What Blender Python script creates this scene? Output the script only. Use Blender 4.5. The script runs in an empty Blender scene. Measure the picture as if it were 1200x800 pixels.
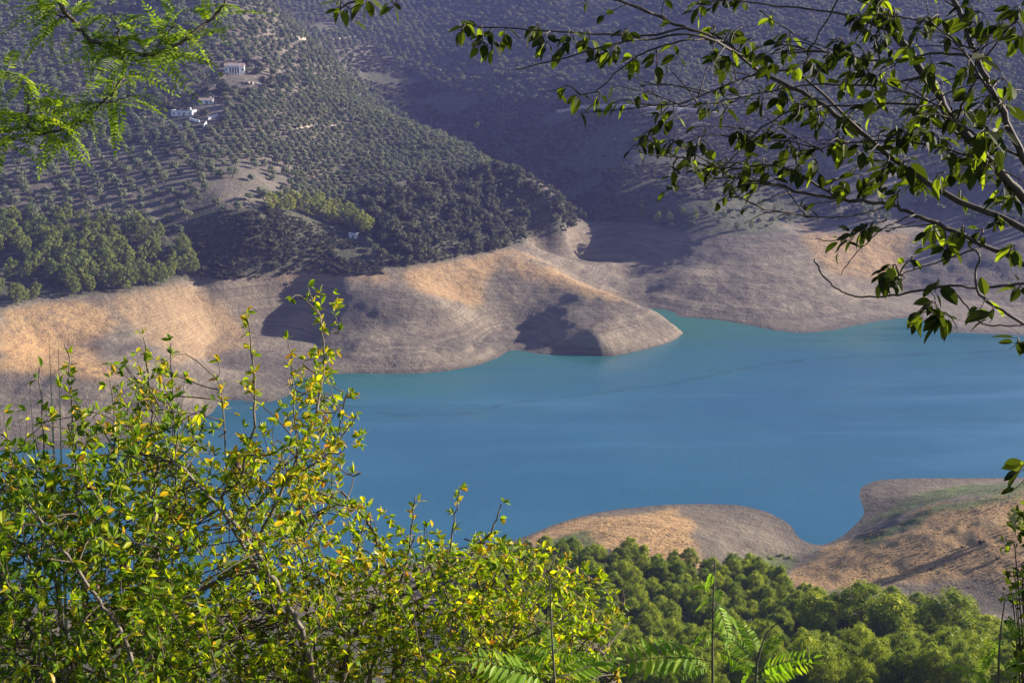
import bpy, math, random
import numpy as np
from mathutils import Vector, Matrix, Quaternion

random.seed(7); RNG = np.random.default_rng(11)
SC = bpy.context.scene
COL = SC.collection
R = math.radians

# ------------------------------------------------------------------ camera
H, FPX, PITCH = 150.0, 1500.0, R(12.8)
cam_d = bpy.data.cameras.new("camera"); cam = bpy.data.objects.new("camera", cam_d); COL.objects.link(cam)
cam.location = (0, 0, H); cam.rotation_euler = (R(90) - PITCH, 0, 0)
cam_d.sensor_width = 36; cam_d.lens = 45; cam_d.clip_start = 0.05; cam_d.clip_end = 9000
SC.camera = cam

# ------------------------------------------------------------------ sky, sun, exposure
SUN_AZ, SUN_EL = R(73), R(19)          # azimuth clockwise from +Y (view direction)
world = bpy.data.worlds.new("World"); SC.world = world; world.use_nodes = True
wn = world.node_tree.nodes; wl = world.node_tree.links
bg = wn["Background"]; sky = wn.new("ShaderNodeTexSky"); sky.sky_type = 'NISHITA'
sky.sun_disc = False; sky.sun_elevation = SUN_EL; sky.sun_rotation = SUN_AZ
sky.air_density = 1.0; sky.dust_density = 0.6; sky.ozone_density = 2.5
wl.new(sky.outputs[0], bg.inputs[0]); bg.inputs[1].default_value = 0.055
sun_d = bpy.data.lights.new("sun", 'SUN'); sun = bpy.data.objects.new("sun", sun_d); COL.objects.link(sun)
sun_d.energy = 5.0; sun_d.angle = R(0.53); sun_d.color = (1.0, 0.90, 0.76)
SUND = Vector((math.sin(SUN_AZ) * math.cos(SUN_EL), math.cos(SUN_AZ) * math.cos(SUN_EL), math.sin(SUN_EL)))
sun.rotation_euler = SUND.to_track_quat('Z', 'Y').to_euler()
SC.view_settings.view_transform = 'Standard'; SC.view_settings.look = 'None'
SC.view_settings.exposure = 1.38; SC.view_settings.gamma = 1
SC.cycles.use_denoising = True
SC.cycles.max_bounces = 8; SC.cycles.transparent_max_bounces = 8; SC.cycles.volume_bounces = 1
SC.cycles.sample_clamp_indirect = 6

# ------------------------------------------------------------------ picture <-> place
CP, SP = math.cos(PITCH), math.sin(PITCH)
def ray(px, py):
    u = (px - 600) / FPX; v = (400 - py) / FPX
    return np.array([u, CP + v * SP, -SP + v * CP])
def at_d(px, py, d):
    r = ray(px, py); return np.array([0, 0, H]) + r * (d / r[1])
def at_z(px, py, z):
    r = ray(px, py); return np.array([0, 0, H]) + r * ((z - H) / r[2])
def px_z(px, d, z):            # column px, forward distance d, height z
    u = (px - 600) / FPX
    v = ((z - H) * CP + d * SP) / (d * CP - (z - H) * SP)
    return np.array([u * d / (CP + v * SP), d, z])
def project(x, y, z):
    dz = z - H
    w = y * CP - dz * SP
    return 600 + FPX * x / w, 400 - FPX * (y * SP + dz * CP) / w

# ------------------------------------------------------------------ noise
def _hash(ix, iy, s):
    h = (ix * 374761393 + iy * 668265263 + s * 974711) & 0xFFFFFFFF
    h = ((h ^ (h >> 13)) * 1274126177) & 0xFFFFFFFF
    return ((h ^ (h >> 16)) & 0xFFFF) / 65535.0
def vnoise(x, y, s=0):
    ix = np.floor(x).astype(np.int64); iy = np.floor(y).astype(np.int64)
    fx = x - ix; fy = y - iy; fx = fx * fx * (3 - 2 * fx); fy = fy * fy * (3 - 2 * fy)
    a = _hash(ix, iy, s); b = _hash(ix + 1, iy, s); c = _hash(ix, iy + 1, s); d = _hash(ix + 1, iy + 1, s)
    return (a + (b - a) * fx) * (1 - fy) + (c + (d - c) * fx) * fy - 0.5
def fbm(x, y, o=4, s=0):
    t = 0; a = 1.0
    for k in range(o):
        t = t + a * vnoise(x, y, s + k * 17); x = x * 2.03 + 11.3; y = y * 2.03 + 5.7; a *= 0.5
    return t
def sstep(a, b, x):
    t = np.clip((x - a) / (b - a), 0, 1); return t * t * (3 - 2 * t)

# ------------------------------------------------------------------ terrain controls
C = []
FAR_SHORE = [(-500,585),(-300,560),(-120,540),(0,528),(90,524),(170,508),(225,492),(252,480),(258,472),(300,471),(333,465),(348,449),
  (372,441),(420,437),(500,437),(548,430),(585,418),(604,411),(640,415),(690,416),(735,414),(772,405),(797,393),(789,385),(770,379),
  (776,373),(800,371),(832,374),(870,380),(905,387),(936,390),(985,384),(1038,376),(1058,374),(1082,386),(1130,391),(1200,392),(1320,392),(1500,391),(1800,391)]
NEAR_SHORE = [(-300,750),(-50,730),(150,715),(350,690),(500,655),(600,633),(680,605),(740,595),(830,589),(872,592),(905,602),(928,618),(943,634),
  (965,638),(988,628),(1006,612),(1012,600),(1008,585),(1008,572),(1030,563),(1080,560),(1200,559),(1350,559),(1600,562)]
VEG = [(-500,405),(-300,385),(-120,372),(0,362),(60,353),(110,347),(160,340),(210,333),(235,327),(262,328),(300,323),(340,320),(400,322),(440,322),
  (475,318),(510,312),(545,305),(570,298),(598,289),(618,282),(640,277),(662,273),(690,264),(720,261),(760,264),(800,271),(860,277),
  (900,277),(940,273),(980,263),(1020,261),(1060,265),(1100,261),(1200,261),(1320,261),(1500,261),(1800,261)]
for p in FAR_SHORE: C.append(at_z(*p, 0.0))
for p in NEAR_SHORE: C.append(at_z(*p, 0.0))
for p in VEG: C.append(at_z(*p, 28.0))
BED = [(-300,650),(-100,635),(80,620),(250,590),(400,560),(600,520),(800,480),(1000,470),(1200,465),(1500,465),(1800,465)]
for p in BED:
    q = at_z(*p, 0.0); q[2] = -11; C.append(q)
# shore between the two contours, and the bare promontory
for p in [(0,432,14),(80,440,12),(150,450,9),(0,470,5.5),(-120,480,6),(80,478,4.2),(150,481,2.8),(215,468,5),(150,398,14),(60,395,17),(600,289.9,28),(630,303,25.5),(665,322,22),(700,335,18.5),(736,347,15),
          (772,367,8.8),(791,383,4),(480,372,15),(420,372,15),(400,345,22),(520,350,20),(560,345,20),(640,330,20),(695,352,16.5),(690,380,11.5),(735,385,8.5),(650,365,13.5),(622,372,9),(655,392,7.2),(622,398,3.6),(700,398,7),(770,390,4.5),(330,405,5),(300,385,9),(375,400,9),(430,378,15.5),(470,395,10),(715,330,8),(655,300,20),(690,310,14),
          (800,320,15),(870,330,14),(940,322,15),(1000,310,17),(1100,325,14),(1200,325,14),(1400,325,14)]: C.append(at_z(*p))
for p in [(665,795,14),(700,765,8),(740,750,2),(770,735,-1),(630,845,19),(735,835,9)]: C.append(px_z(*p))
# far hillsides
for px in (-1100, -700, -400, -150, 0, 150, 300):
    for py, d in ((265,718),(200,799),(135,898),(82,995),(40,1090),(0,1191)): C.append(at_d(px, py, d))
for px in (400, 480): 
    for py, d in ((265,775),(220,835)): C.append(at_d(px, py, d))
C += [at_d(420,170,930), at_d(480,180,930), at_d(560,225,865), at_d(600,240,860), at_d(340,60,1110)]
CREST = [(660,254,872),(640,225,905),(600,205,930),(560,182,965),(510,160,1010),(450,135,1070),(420,110,1130),(395,85,1200)]
for p in CREST: C.append(at_d(*p))
for p in [(690,935,32),(712,850,16),(640,985,38),(600,1030,46),(560,1080,56),(510,1140,68),(450,1210,84),(425,1290,103),(430,1400,128),(425,1600,185)]: C.append(px_z(*p))
for p in [(660,200,1060),(640,170,1130),(600,150,1185),(600,130,1240),(540,120,1290),(500,80,1420),(500,40,1560),(500,0,1700),
          (720,240,930),(720,200,1000),(720,150,1100),(720,127,1150),(720,110,1210),(720,60,1340),(720,0,1540),
          (850,240,920),(850,200,985),(850,150,1080),(850,133,1115),(850,60,1290),(850,0,1460),(1000,240,915),(1000,200,980),(1000,150,1070),(1000,100,1170),(1000,50,1300),(1000,0,1450),
          (1200,240,905),(1200,200,970),(1200,150,1060),(1200,100,1160),(1200,50,1290),(1200,0,1440),(1500,200,970),(1500,100,1160),(1500,0,1440),(1900,200,970),(1900,0,1440)]: C.append(at_d(*p))
for px in (-1000,-400,100,500,900,1300,1900):
    C.append(px_z(px,1950,335)); C.append(px_z(px,2700,430))
# near hill
for p in [(750,615,5.5),(820,640,8),(830,655,8),(690,625,5),(900,640,3),(905,655,2),(880,672,5),(1050,610,11.5),(1100,592,16),(1150,580,19),(1200,570,20.5),(1060,580,4),(1120,571,5),(1200,563,6),
          (950,680,8),(1050,680,12.5),(1150,690,15.5),(1200,650,19.5),(1000,650,10.5),(1350,560,23),(1350,650,22)]: C.append(at_z(*p))
for p in [(1060,245,29),(1150,240,29),(1000,255,27),(900,265,21),(800,280,17),(700,290,15),(600,300,12),(400,312,8),(100,322,4),(-200,325,4),(1300,240,31)]: C.append(px_z(*p))
for a in (-1.2,-0.8,-0.4,-0.2,0,0.2,0.4,0.8,1.2):
    for d, z in ((205,43),(150,65),(100,92),(50,120),(20,137),(6,145.6)): C.append(np.array([a * d, d, z]))
C += [np.array([0,0.5,148.3]), np.array([-30,-10,151]), np.array([30,-10,151]), np.array([0,-40,160]), np.array([60,-30,158.0]), np.array([-60,-30,158.0])]
C = np.array(C); CS = 400.0
def _k(dx, dy):
    r2 = dx * dx + dy * dy + 1e-12
    return 0.5 * r2 * np.log(r2)
n = len(C); X = C[:, 0] / CS; Y = C[:, 1] / CS
K = _k(X[:, None] - X[None], Y[:, None] - Y[None]); K[np.diag_indices(n)] = 2e-6
P = np.c_[np.ones(n), X, Y]
A = np.block([[K, P], [P.T, np.zeros((3, 3))]])
WGT = np.linalg.solve(A, np.r_[C[:, 2], 0, 0, 0])

def polydist(x, y, pts):
    best = np.full(x.shape, 1e9); side = np.zeros(x.shape); tt = np.zeros(x.shape)
    m = len(pts) - 1
    for i in range(m):
        a = pts[i]; b = pts[i + 1]; dx, dy = b[0] - a[0], b[1] - a[1]; L2 = dx * dx + dy * dy
        t = np.clip(((x - a[0]) * dx + (y - a[1]) * dy) / L2, 0, 1)
        ex = x - a[0] - t * dx; ey = y - a[1] - t * dy; dd = np.hypot(ex, ey)
        w = dd < best
        best = np.where(w, dd, best); side = np.where(w, np.sign(dx * ey - dy * ex), side); tt = np.where(w, (i + t) / m, tt)
    return best, side, tt
# gullies: (picture trace with heights, depth, width towards either side)
GUL = [([(228,322,31),(252,345,24),(290,392,12),(335,440,3)], 16, 62, 24),
       ([(520,308,29),(552,335,22),(578,370,11),(602,407,2.5)], 13, 50, 24),
       ([(1055,262,30),(1062,300,20),(1064,345,9),(1060,372,1)], 15, 70, 34),
       ([(240,255,56),(330,290,40),(420,312,31)], 3.0, 34, 30),
       ([(430,345,22),(455,385,12),(470,425,2)], 4.5, 30, 26), ([(860,290,24),(850,330,13),(842,366,2)], 6, 40, 40), ([(90,375,22),(60,405,14),(20,440,10)], 4, 26, 20),
       ([(708,285,20),(713,305,14),(722,335,6)], 4.0, 20, 16)]
GULW = [([at_z(*p) for p in g[0]], g[1], g[2], g[3]) for g in GUL]
def ground(x, y):
    x = np.asarray(x, float); y = np.asarray(y, float); sh = x.shape
    x = x.ravel(); y = y.ravel(); z = np.empty_like(x)
    for i in range(0, len(x), 20000):
        xs = x[i:i + 20000] / CS; ys = y[i:i + 20000] / CS
        z[i:i + 20000] = _k(xs[:, None] - X[None], ys[:, None] - Y[None]) @ WGT[:n] + WGT[n] + WGT[n + 1] * xs + WGT[n + 2] * ys
    z0 = z.copy()
    for pts, dep, wa, wb in GULW:
        m = (np.abs(x - pts[1][0]) < 260) & (np.abs(y - pts[1][1]) < 260)
        d, s, t = polydist(x[m], y[m], pts)
        w = np.where(s > 0, wa, wb)
        z[m] -= dep * np.exp(-(d / w) ** 1.6) * np.clip(np.sin(np.pi * np.clip(t, .06, .97)), .12, 1) * np.clip((z[m] - .8) / 6, 0.02, 1)
    z = np.where(z0 > .5, np.maximum(z, .45 + .12 * np.minimum(z0 - .5, 8)), z)
    hill = sstep(26, 60, z) * sstep(480, 640, y); far = sstep(900, 1300, y)
    z = z + hill * (5 + 9 * far) * fbm(x / 130, y / 130, 4, 3)
    dd = (1 - sstep(24, 34, z)) * sstep(-2, 4, z)
    z = z + dd * ((.8 + .9 * sstep(470, 520, y)) * fbm(x / 34, y / 34, 4, 9) + (.35 + .75 * sstep(470, 520, y)) * (np.abs(fbm(x / 13, y / 17, 3, 91)) - .2)) + sstep(1, 4, z) * .35 * fbm(x / 5, y / 5, 3, 21) * sstep(60, 200, y)
    ne = sstep(30, 200, y) * (1 - sstep(330, 420, y))
    z = z + ne * .75 * fbm(x / 22, y / 22, 4, 31) * sstep(0, 5, z)
    return z.reshape(sh)
def hit(px, py, d0=200, d1=2400):
    d = np.geomspace(d0, d1, 1500); r = ray(px, py)
    x = r[0] / r[1] * d; z = H + r[2] / r[1] * d; g = ground(x, d)
    i = np.argmax(z < g)
    return np.array([x[i], d[i], g[i]])

# ------------------------------------------------------------------ node materials
def new_mat(name):
    m = bpy.data.materials.new(name); m.use_nodes = True
    nt = m.node_tree; nt.nodes.clear(); return m, nt
class NT:
    def __init__(s, nt): s.t = nt
    def n(s, typ, props=None, **ins):
        nd = s.t.nodes.new(typ)
        for k, v in (props or {}).items(): setattr(nd, k, v)
        for k, v in ins.items():
            key = int(k[1:]) if k[0] == 'i' and k[1:].isdigit() else k.replace('_', ' ')
            s.set(nd.inputs[key], v)
        return nd
    def set(s, sock, v):
        if hasattr(v, 'outputs'): s.t.links.new(v.outputs[0], sock)
        elif isinstance(v, bpy.types.NodeSocket): s.t.links.new(v, sock)
        else:
            if sock.type == 'RGBA' and len(v) == 3: v = (*v, 1)
            sock.default_value = v
    def math(s, op, a, b=0.0, c=0.0, clamp=False): return s.n('ShaderNodeMath', {'operation': op, 'use_clamp': clamp}, i0=a, i1=b, i2=c).outputs[0]
    def mix(s, f, a, b, mode='MIX'):
        nd = s.t.nodes.new('ShaderNodeMix'); nd.data_type = 'RGBA'; nd.blend_type = mode
        s.set(nd.inputs[0], f); s.set(nd.inputs[6], a); s.set(nd.inputs[7], b); return nd.outputs[2]
    def rng(s, v, a, b, c=0.0, d=1.0): return s.n('ShaderNodeMapRange', {'interpolation_type': 'SMOOTHSTEP'}, i0=v, i1=a, i2=b, i3=c, i4=d).outputs[0]
    def noise(s, vec, scale, detail=4, rough=.55): return s.n('ShaderNodeTexNoise', None, Vector=vec, Scale=scale, Detail=detail, Roughness=rough).outputs[0]
    def ramp(s, f, stops):
        nd = s.t.nodes.new('ShaderNodeValToRGB'); e = nd.color_ramp.elements
        while len(e) < len(stops): e.new(0.5)
        for el, (p, c) in zip(e, stops): el.position = p; el.color = (*c, 1)
        s.set(nd.inputs[0], f); return nd.outputs[0]
    def out(s, sh, vol=None):
        o = s.t.nodes.new('ShaderNodeOutputMaterial')
        if sh is not None: s.set(o.inputs[0], sh)
        if vol is not None: s.set(o.inputs[1], vol)

def leaf_mat(name, stops, trans=0.45, rough=0.55, spec=0.5, tmul=(1.25, 1.2, .6), noise_scale=0):
    m, nt = new_mat(name); T = NT(nt)
    oi = T.n('ShaderNodeObjectInfo'); ge = T.n('ShaderNodeNewGeometry')
    f = T.math('FRACT', T.math('ADD', T.math('MULTIPLY', oi.outputs['Random'], .83), ge.outputs['Random Per Island']))
    col = T.ramp(f, stops)
    col = T.mix(1.0, col, T.ramp(oi.outputs['Random'], [(0, (.62, .68, .70)), (.35, (.95, .95, .92)), (.7, (1.06, 1.04, 1.0)), (1, (1.32, 1.22, 1.0))]), 'MULTIPLY')
    if noise_scale:
        tc = T.n('ShaderNodeTexCoord')
        nz = T.noise(tc.outputs['Object'], noise_scale, 3)
        col = T.mix(T.rng(nz, .35, .7), T.mix(1.0, col, (.72, .78, .7), 'MULTIPLY'), col)
    p = T.n('ShaderNodeBsdfPrincipled', None, Base_Color=col, Roughness=rough)
    p.inputs['Specular IOR Level'].default_value = spec * .6
    tr = T.n('ShaderNodeBsdfTranslucent', None, Color=T.mix(1.0, col, tmul, 'MULTIPLY'))
    T.out(T.n('ShaderNodeMixShader', None, i0=trans, i1=p, i2=tr)); return m
def bark_mat(name, a, b, scale=30.0):
    m, nt = new_mat(name); T = NT(nt); tc = T.n('ShaderNodeTexCoord')
    nz = T.noise(tc.outputs['Object'], scale, 6, .65)
    p = T.n('ShaderNodeBsdfPrincipled', None, Base_Color=T.ramp(nz, [(.35, a), (.68, b)]), Roughness=.75)
    bp = T.n('ShaderNodeBump', None, Strength=.6, Distance=.004, Height=nz); T.set(p.inputs['Normal'], bp); T.out(p); return m
def plain_mat(name, a, b, scale=1.0, rough=.85):
    m, nt = new_mat(name); T = NT(nt); tc = T.n('ShaderNodeTexCoord')
    nz = T.noise(tc.outputs['Object'], scale, 5, .6)
    T.out(T.n('ShaderNodeBsdfPrincipled', None, Base_Color=T.ramp(nz, [(.3, a), (.7, b)]), Roughness=rough)); return m

def ground_mat():
    m, nt = new_mat("ground_soil"); T = NT(nt); ge = T.n('ShaderNodeNewGeometry'); pos = ge.outputs['Position']
    sx = T.n('ShaderNodeSeparateXYZ', None, Vector=pos); z = sx.outputs[2]
    gr = T.n('ShaderNodeAttribute', {'attribute_name': 'grass'}).outputs['Fac']
    gn = T.n('ShaderNodeAttribute', {'attribute_name': 'green'}).outputs['Fac']
    sb = T.n('ShaderNodeAttribute', {'attribute_name': 'scrub'}).outputs['Fac']
    n1 = T.noise(pos, .03, 6); n2 = T.noise(pos, .22, 6, .65); n3 = T.noise(pos, 1.3, 5, .7)
    band = T.noise(T.n('ShaderNodeVectorMath', {'operation': 'MULTIPLY'}, i0=pos, i1=(.012, .012, 1.5)), 1.0, 5, .7)
    band2 = T.noise(T.n('ShaderNodeVectorMath', {'operation': 'MULTIPLY'}, i0=pos, i1=(.02, .02, .35)), 1.0, 3, .6)
    mud = T.ramp(n1, [(.3, (.16, .13, .10)), (.5, (.225, .182, .134)), (.72, (.32, .257, .186))])
    fs = T.rng(sx.outputs[1], 455, 475); bs = T.math('MULTIPLY', T.math('MULTIPLY_ADD', fs, .6, .22), T.rng(T.noise(pos, .05, 4), .34, .62, .25, 1.0))
    mud = T.mix(T.math('MULTIPLY', T.rng(band, .40, .64), bs), T.mix(1.0, mud, (.62, .60, .60), 'MULTIPLY'), T.mix(1.0, mud, (1.15, 1.12, 1.1), 'MULTIPLY'))
    saw = T.math('FRACT', T.math('ADD', T.math('MULTIPLY', z, .85), T.math('MULTIPLY', T.noise(pos, .06, 5, .65), 2.2)))
    lines = T.math('MULTIPLY', T.rng(saw, .02, .16, 1, 0), T.math('MULTIPLY', T.rng(T.noise(pos, .035, 3), .42, .6, .15, 1.0), T.rng(T.noise(pos, .4, 3), .3, .6)))
    mud = T.mix(T.math('MULTIPLY', lines, T.math('MULTIPLY_ADD', fs, .6, .35)), mud, (.085, .07, .056))
    mud = T.mix(T.rng(band2, .45, .65, 0, .55), mud, (.27, .22, .15))
    mud = T.mix(T.rng(n3, .56, .70, 0, .7), mud, (.15, .125, .10))       # stones and dead tufts
    mud = T.mix(T.rng(n3, .26, .36, .45, 0), mud, (.48, .43, .37))
    gold = T.mix(.5, T.ramp(n2, [(.3, (.30, .165, .07)), (.5, (.47, .265, .105)), (.7, (.56, .39, .17))]), T.ramp(n3, [(.35, (.25, .145, .068)), (.5, (.48, .275, .11)), (.66, (.62, .43, .19))]))
    gf = T.math('MULTIPLY', gr, T.rng(T.math('ADD', T.math('MULTIPLY', n2, .5), T.math('ADD', T.math('MULTIPLY', n1, .25), T.math('MULTIPLY', n3, .25))), (.30), .52, 0, .95), clamp=True)
    mud = T.mix(gf, mud, gold)
    green = T.ramp(n2, [(.35, (.06, .10, .022)), (.65, (.15, .18, .05))])
    mud = T.mix(T.math('MULTIPLY', gn, T.rng(n2, .28, .48), clamp=True), mud, green)
    soil = T.ramp(n1, [(.3, (.105, .092, .072)), (.55, (.155, .132, .102)), (.75, (.30, .235, .17))])
    soil = T.mix(T.rng(n2, .5, .68, 0, .7), soil, (.13, .115, .06))
    brush = T.ramp(n2, [(.3, (.035, .04, .02)), (.55, (.075, .075, .04)), (.75, (.17, .14, .09))])
    soil = T.mix(sb, soil, brush)
    up = T.rng(T.math('ADD', z, T.math('MULTIPLY', n2, 8)), 30.5, 33.5)
    far_side = T.rng(sx.outputs[1], 455, 475)
    hillc = T.mix(far_side, T.mix(sb, mud, brush), soil)
    col = T.mix(T.math('MAXIMUM', T.math('MULTIPLY', up, far_side), T.math('MULTIPLY', sb, T.math('SUBTRACT', 1.0, far_side)), clamp=True), mud, hillc)
    wet = T.rng(T.math('ADD', z, T.math('MULTIPLY', n3, .8)), .5, 1.5, 1, 0)
    col = T.mix(T.math('MULTIPLY', wet, .75), col, (.085, .074, .062))
    bh = T.math('ADD', T.math('MULTIPLY', n2, 1.6), T.math('ADD', T.math('MULTIPLY', n3, .5), T.math('ADD', T.math('MULTIPLY', band, T.math('MULTIPLY', bs, .8)), T.math('MULTIPLY', saw, T.math('MULTIPLY', bs, .5)))))
    bp = T.n('ShaderNodeBump', None, Strength=.9, Distance=1.5, Height=bh)
    T.out(T.n('ShaderNodeBsdfPrincipled', None, Base_Color=col, Roughness=.95, Normal=bp)); return m

def water_mat():
    m, nt = new_mat("turbid_water"); T = NT(nt); ge = T.n('ShaderNodeNewGeometry'); pos = ge.outputs['Position']
    st = T.n('ShaderNodeVectorMath', {'operation': 'MULTIPLY'}, i0=pos, i1=(1.0, .55, 1))
    a = T.noise(st, .55, 4, .6); b = T.noise(pos, .012, 4, .55); c = T.noise(st, 2.4, 3, .6)
    s = T.n('ShaderNodeSeparateXYZ', None, Vector=pos)
    # the line where a breeze on the lake meets the sheltered water: y of the line as a function of x
    ln = T.n('ShaderNodeFloatCurve', None, i1=T.n('ShaderNodeMapRange', None, i0=s.outputs[0], i1=-80, i2=260).outputs[0])
    cu = ln.mapping.curves[0]
    for i, (x, y) in enumerate(LINE):
        if i < 2: cu.points[i].location = (x, y)
        else: cu.points.new(x, y)
    ln.mapping.update()
    ly = T.math('ADD', T.math('MULTIPLY_ADD', ln.outputs[0], 200.0, 480.0), T.math('MULTIPLY', T.math('SUBTRACT', T.noise(pos, .07, 3), .5), 10.0))
    dy = T.math('ABSOLUTE', T.math('SUBTRACT', s.outputs[1], ly))
    streak = T.math('MULTIPLY', T.rng(dy, .6, 4.5, 1, 0), T.rng(T.noise(pos, .09, 2), .35, .55))
    base = T.mix(T.rng(b, .3, .7), (.022, .106, .188), (.031, .128, .206))
    base = T.mix(T.rng(T.math('ADD', s.outputs[1], T.math('ADD', T.math('MULTIPLY', T.math('SUBTRACT', b, .5), 160), T.math('MULTIPLY', s.outputs[0], -.35))), 500, 700), base, (.030, .140, .105))  # greener towards the far bank: reflection of the hills put into the colour
    base = T.mix(T.math('MULTIPLY', streak, .35), base, (.012, .06, .07))
    hgt = T.math('ADD', T.math('MULTIPLY', a, T.rng(b, .3, .7, .5, 1.2)), T.math('MULTIPLY', c, .7))
    bp = T.n('ShaderNodeBump', None, Strength=.35, Distance=T.rng(T.noise(T.n('ShaderNodeVectorMath', {'operation': 'MULTIPLY'}, i0=pos, i1=(.006, .03, 1)), 1.0, 4, .6), .38, .62, .05, .42), Height=hgt)
    p = T.n('ShaderNodeBsdfPrincipled', None, Base_Color=base, Roughness=T.rng(T.noise(T.n('ShaderNodeVectorMath', {'operation': 'MULTIPLY'}, i0=pos, i1=(.004, .022, 1)), 1.0, 5, .6), .4, .6, .05, .26), IOR=1.33, Normal=bp)
    T.out(p); return m
_lp = [at_z(*p, 0)[:2] for p in ((420,478),(520,487),(600,472),(700,461),(800,447),(880,430),(980,420),(1075,415))]
LINE = [((x + 80) / 340, (y - 480) / 200) for x, y in _lp]

# ------------------------------------------------------------------ mesh helpers
class MB:
    def __init__(s): s.v = []; s.f = []; s.m = []; s.nv = 0
    def add(s, v, f, mi=0):
        v = np.asarray(v, float).reshape(-1, 3)
        s.v.append(v); s.f += [tuple(i + s.nv for i in q) for q in f]; s.m += [mi] * len(f); s.nv += len(v)
    def mesh(s, name, mats, smooth=False):
        me = bpy.data.meshes.new(name)
        me.from_pydata(np.concatenate(s.v).tolist() if s.v else [], [], s.f)
        for m in mats: me.materials.append(m)
        if len(mats) > 1: me.polygons.foreach_set('material_index', s.m)
        if smooth: me.polygons.foreach_set('use_smooth', [True] * len(me.polygons))
        me.update(); return me
    def obj(s, name, mats, parent=None, smooth=False):
        return link(name, s.mesh(name, mats if isinstance(mats, (list, tuple)) else [mats], smooth), parent)
    def box(s, c, d, mi=0, rz=0):
        x, y, z = np.array(d) / 2; ca, sa = math.cos(rz), math.sin(rz)
        v = np.array([(sx * x, sy * y, sz * z) for sx in (-1, 1) for sy in (-1, 1) for sz in (-1, 1)])
        v = np.c_[v[:, 0] * ca - v[:, 1] * sa, v[:, 0] * sa + v[:, 1] * ca, v[:, 2]] + np.array(c)
        s.add(v, [(0,1,3,2),(4,6,7,5),(0,4,5,1),(2,3,7,6),(0,2,6,4),(1,5,7,3)], mi)
    def tube(s, pts, rad, sides=6, mi=0):
        pts = [Vector(p) for p in pts]; k = len(pts)
        if np.isscalar(rad): rad = [rad] * k
        ring = []; up = Vector((.31, .2, .93))
        for i, p in enumerate(pts):
            t = (pts[min(i + 1, k - 1)] - pts[max(i - 1, 0)]).normalized()
            a = t.cross(up)
            if a.length < 1e-3: a = t.cross(Vector((1, 0, 0)))
            a.normalize(); b = t.cross(a)
            ring += [p + (a * math.cos(q) + b * math.sin(q)) * rad[i] for q in (2 * math.pi * j / sides for j in range(sides))]
        f = []
        for i in range(k - 1):
            for j in range(sides):
                j2 = (j + 1) % sides
                f.append((i * sides + j, i * sides + j2, (i + 1) * sides + j2, (i + 1) * sides + j))
        f.append(tuple(range(sides))[::-1]); f.append(tuple((k - 1) * sides + j for j in range(sides)))
        s.add(np.array([tuple(q) for q in ring]), f, mi)
def link(name, data, parent=None):
    o = bpy.data.objects.new(name, data); COL.objects.link(o)
    if parent is not None: o.parent = parent
    return o
def tag(o, label=None, cat=None, group=None, kind=None):
    for k, v in (('label', label), ('category', cat), ('group', group), ('kind', kind)):
        if v: o[k] = v
    return o
def empty(name, loc, label, cat, group=None, rz=0):
    o = link(name, None); o.location = loc; o.rotation_euler.z = rz; o.empty_display_size = .2
    return tag(o, label, cat, group)
def copy_tree(o, parent=None):
    c = o.copy(); COL.objects.link(c)
    if parent is not None: c.parent = parent
    for ch in o.children: copy_tree(ch, c)
    return c
def smooth_path(p, sub=4):
    p = np.array(p, float); q = np.vstack([2 * p[0] - p[1], p, 2 * p[-1] - p[-2]]); out = []
    for i in range(1, len(q) - 2):
        for t in np.linspace(0, 1, sub, endpoint=False):
            a, b, c, d = q[i - 1:i + 3]
            out.append(.5 * (2 * b + (c - a) * t + (2 * a - 5 * b + 4 * c - d) * t * t + (3 * b - a - 3 * c + d) * t ** 3))
    out.append(p[-1]); return np.array(out)
def inpoly(px, py, poly):
    px = np.asarray(px); py = np.asarray(py); r = np.zeros(px.shape, bool); k = len(poly)
    for i in range(k):
        x1, y1 = poly[i]; x2, y2 = poly[(i + 1) % k]
        c = ((y1 > py) != (y2 > py)) & (px < (x2 - x1) * (py - y1) / (y2 - y1 + 1e-9) + x1); r ^= c
    return r

# ------------------------------------------------------------------ the ground
MAT_G = ground_mat(); MAT_W = water_mat()
az = np.r_[np.linspace(-68, -26, 46)[:-1], np.linspace(-26, 26, 440), np.linspace(26, 68, 46)[1:]]
rr = np.r_[0.6, np.geomspace(2, 150, 50)[:-1], np.geomspace(150, 1300, 560)[:-1], np.geomspace(1300, 2700, 90)]
AZ, RR = np.meshgrid(np.radians(az), rr)
GX = np.sin(AZ) * RR; GY = np.cos(AZ) * RR; GZ = ground(GX, GY)
QX, QY = project(GX, np.maximum(GY, .5), GZ)
NEARP = [(560,640),(620,641),(700,634),(762,645),(800,656),(850,664),(905,662),(935,690),(985,712),(1010,702),(1050,700),(1100,715),(1160,735),(1215,760),(1215,860),(540,860)]
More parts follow.
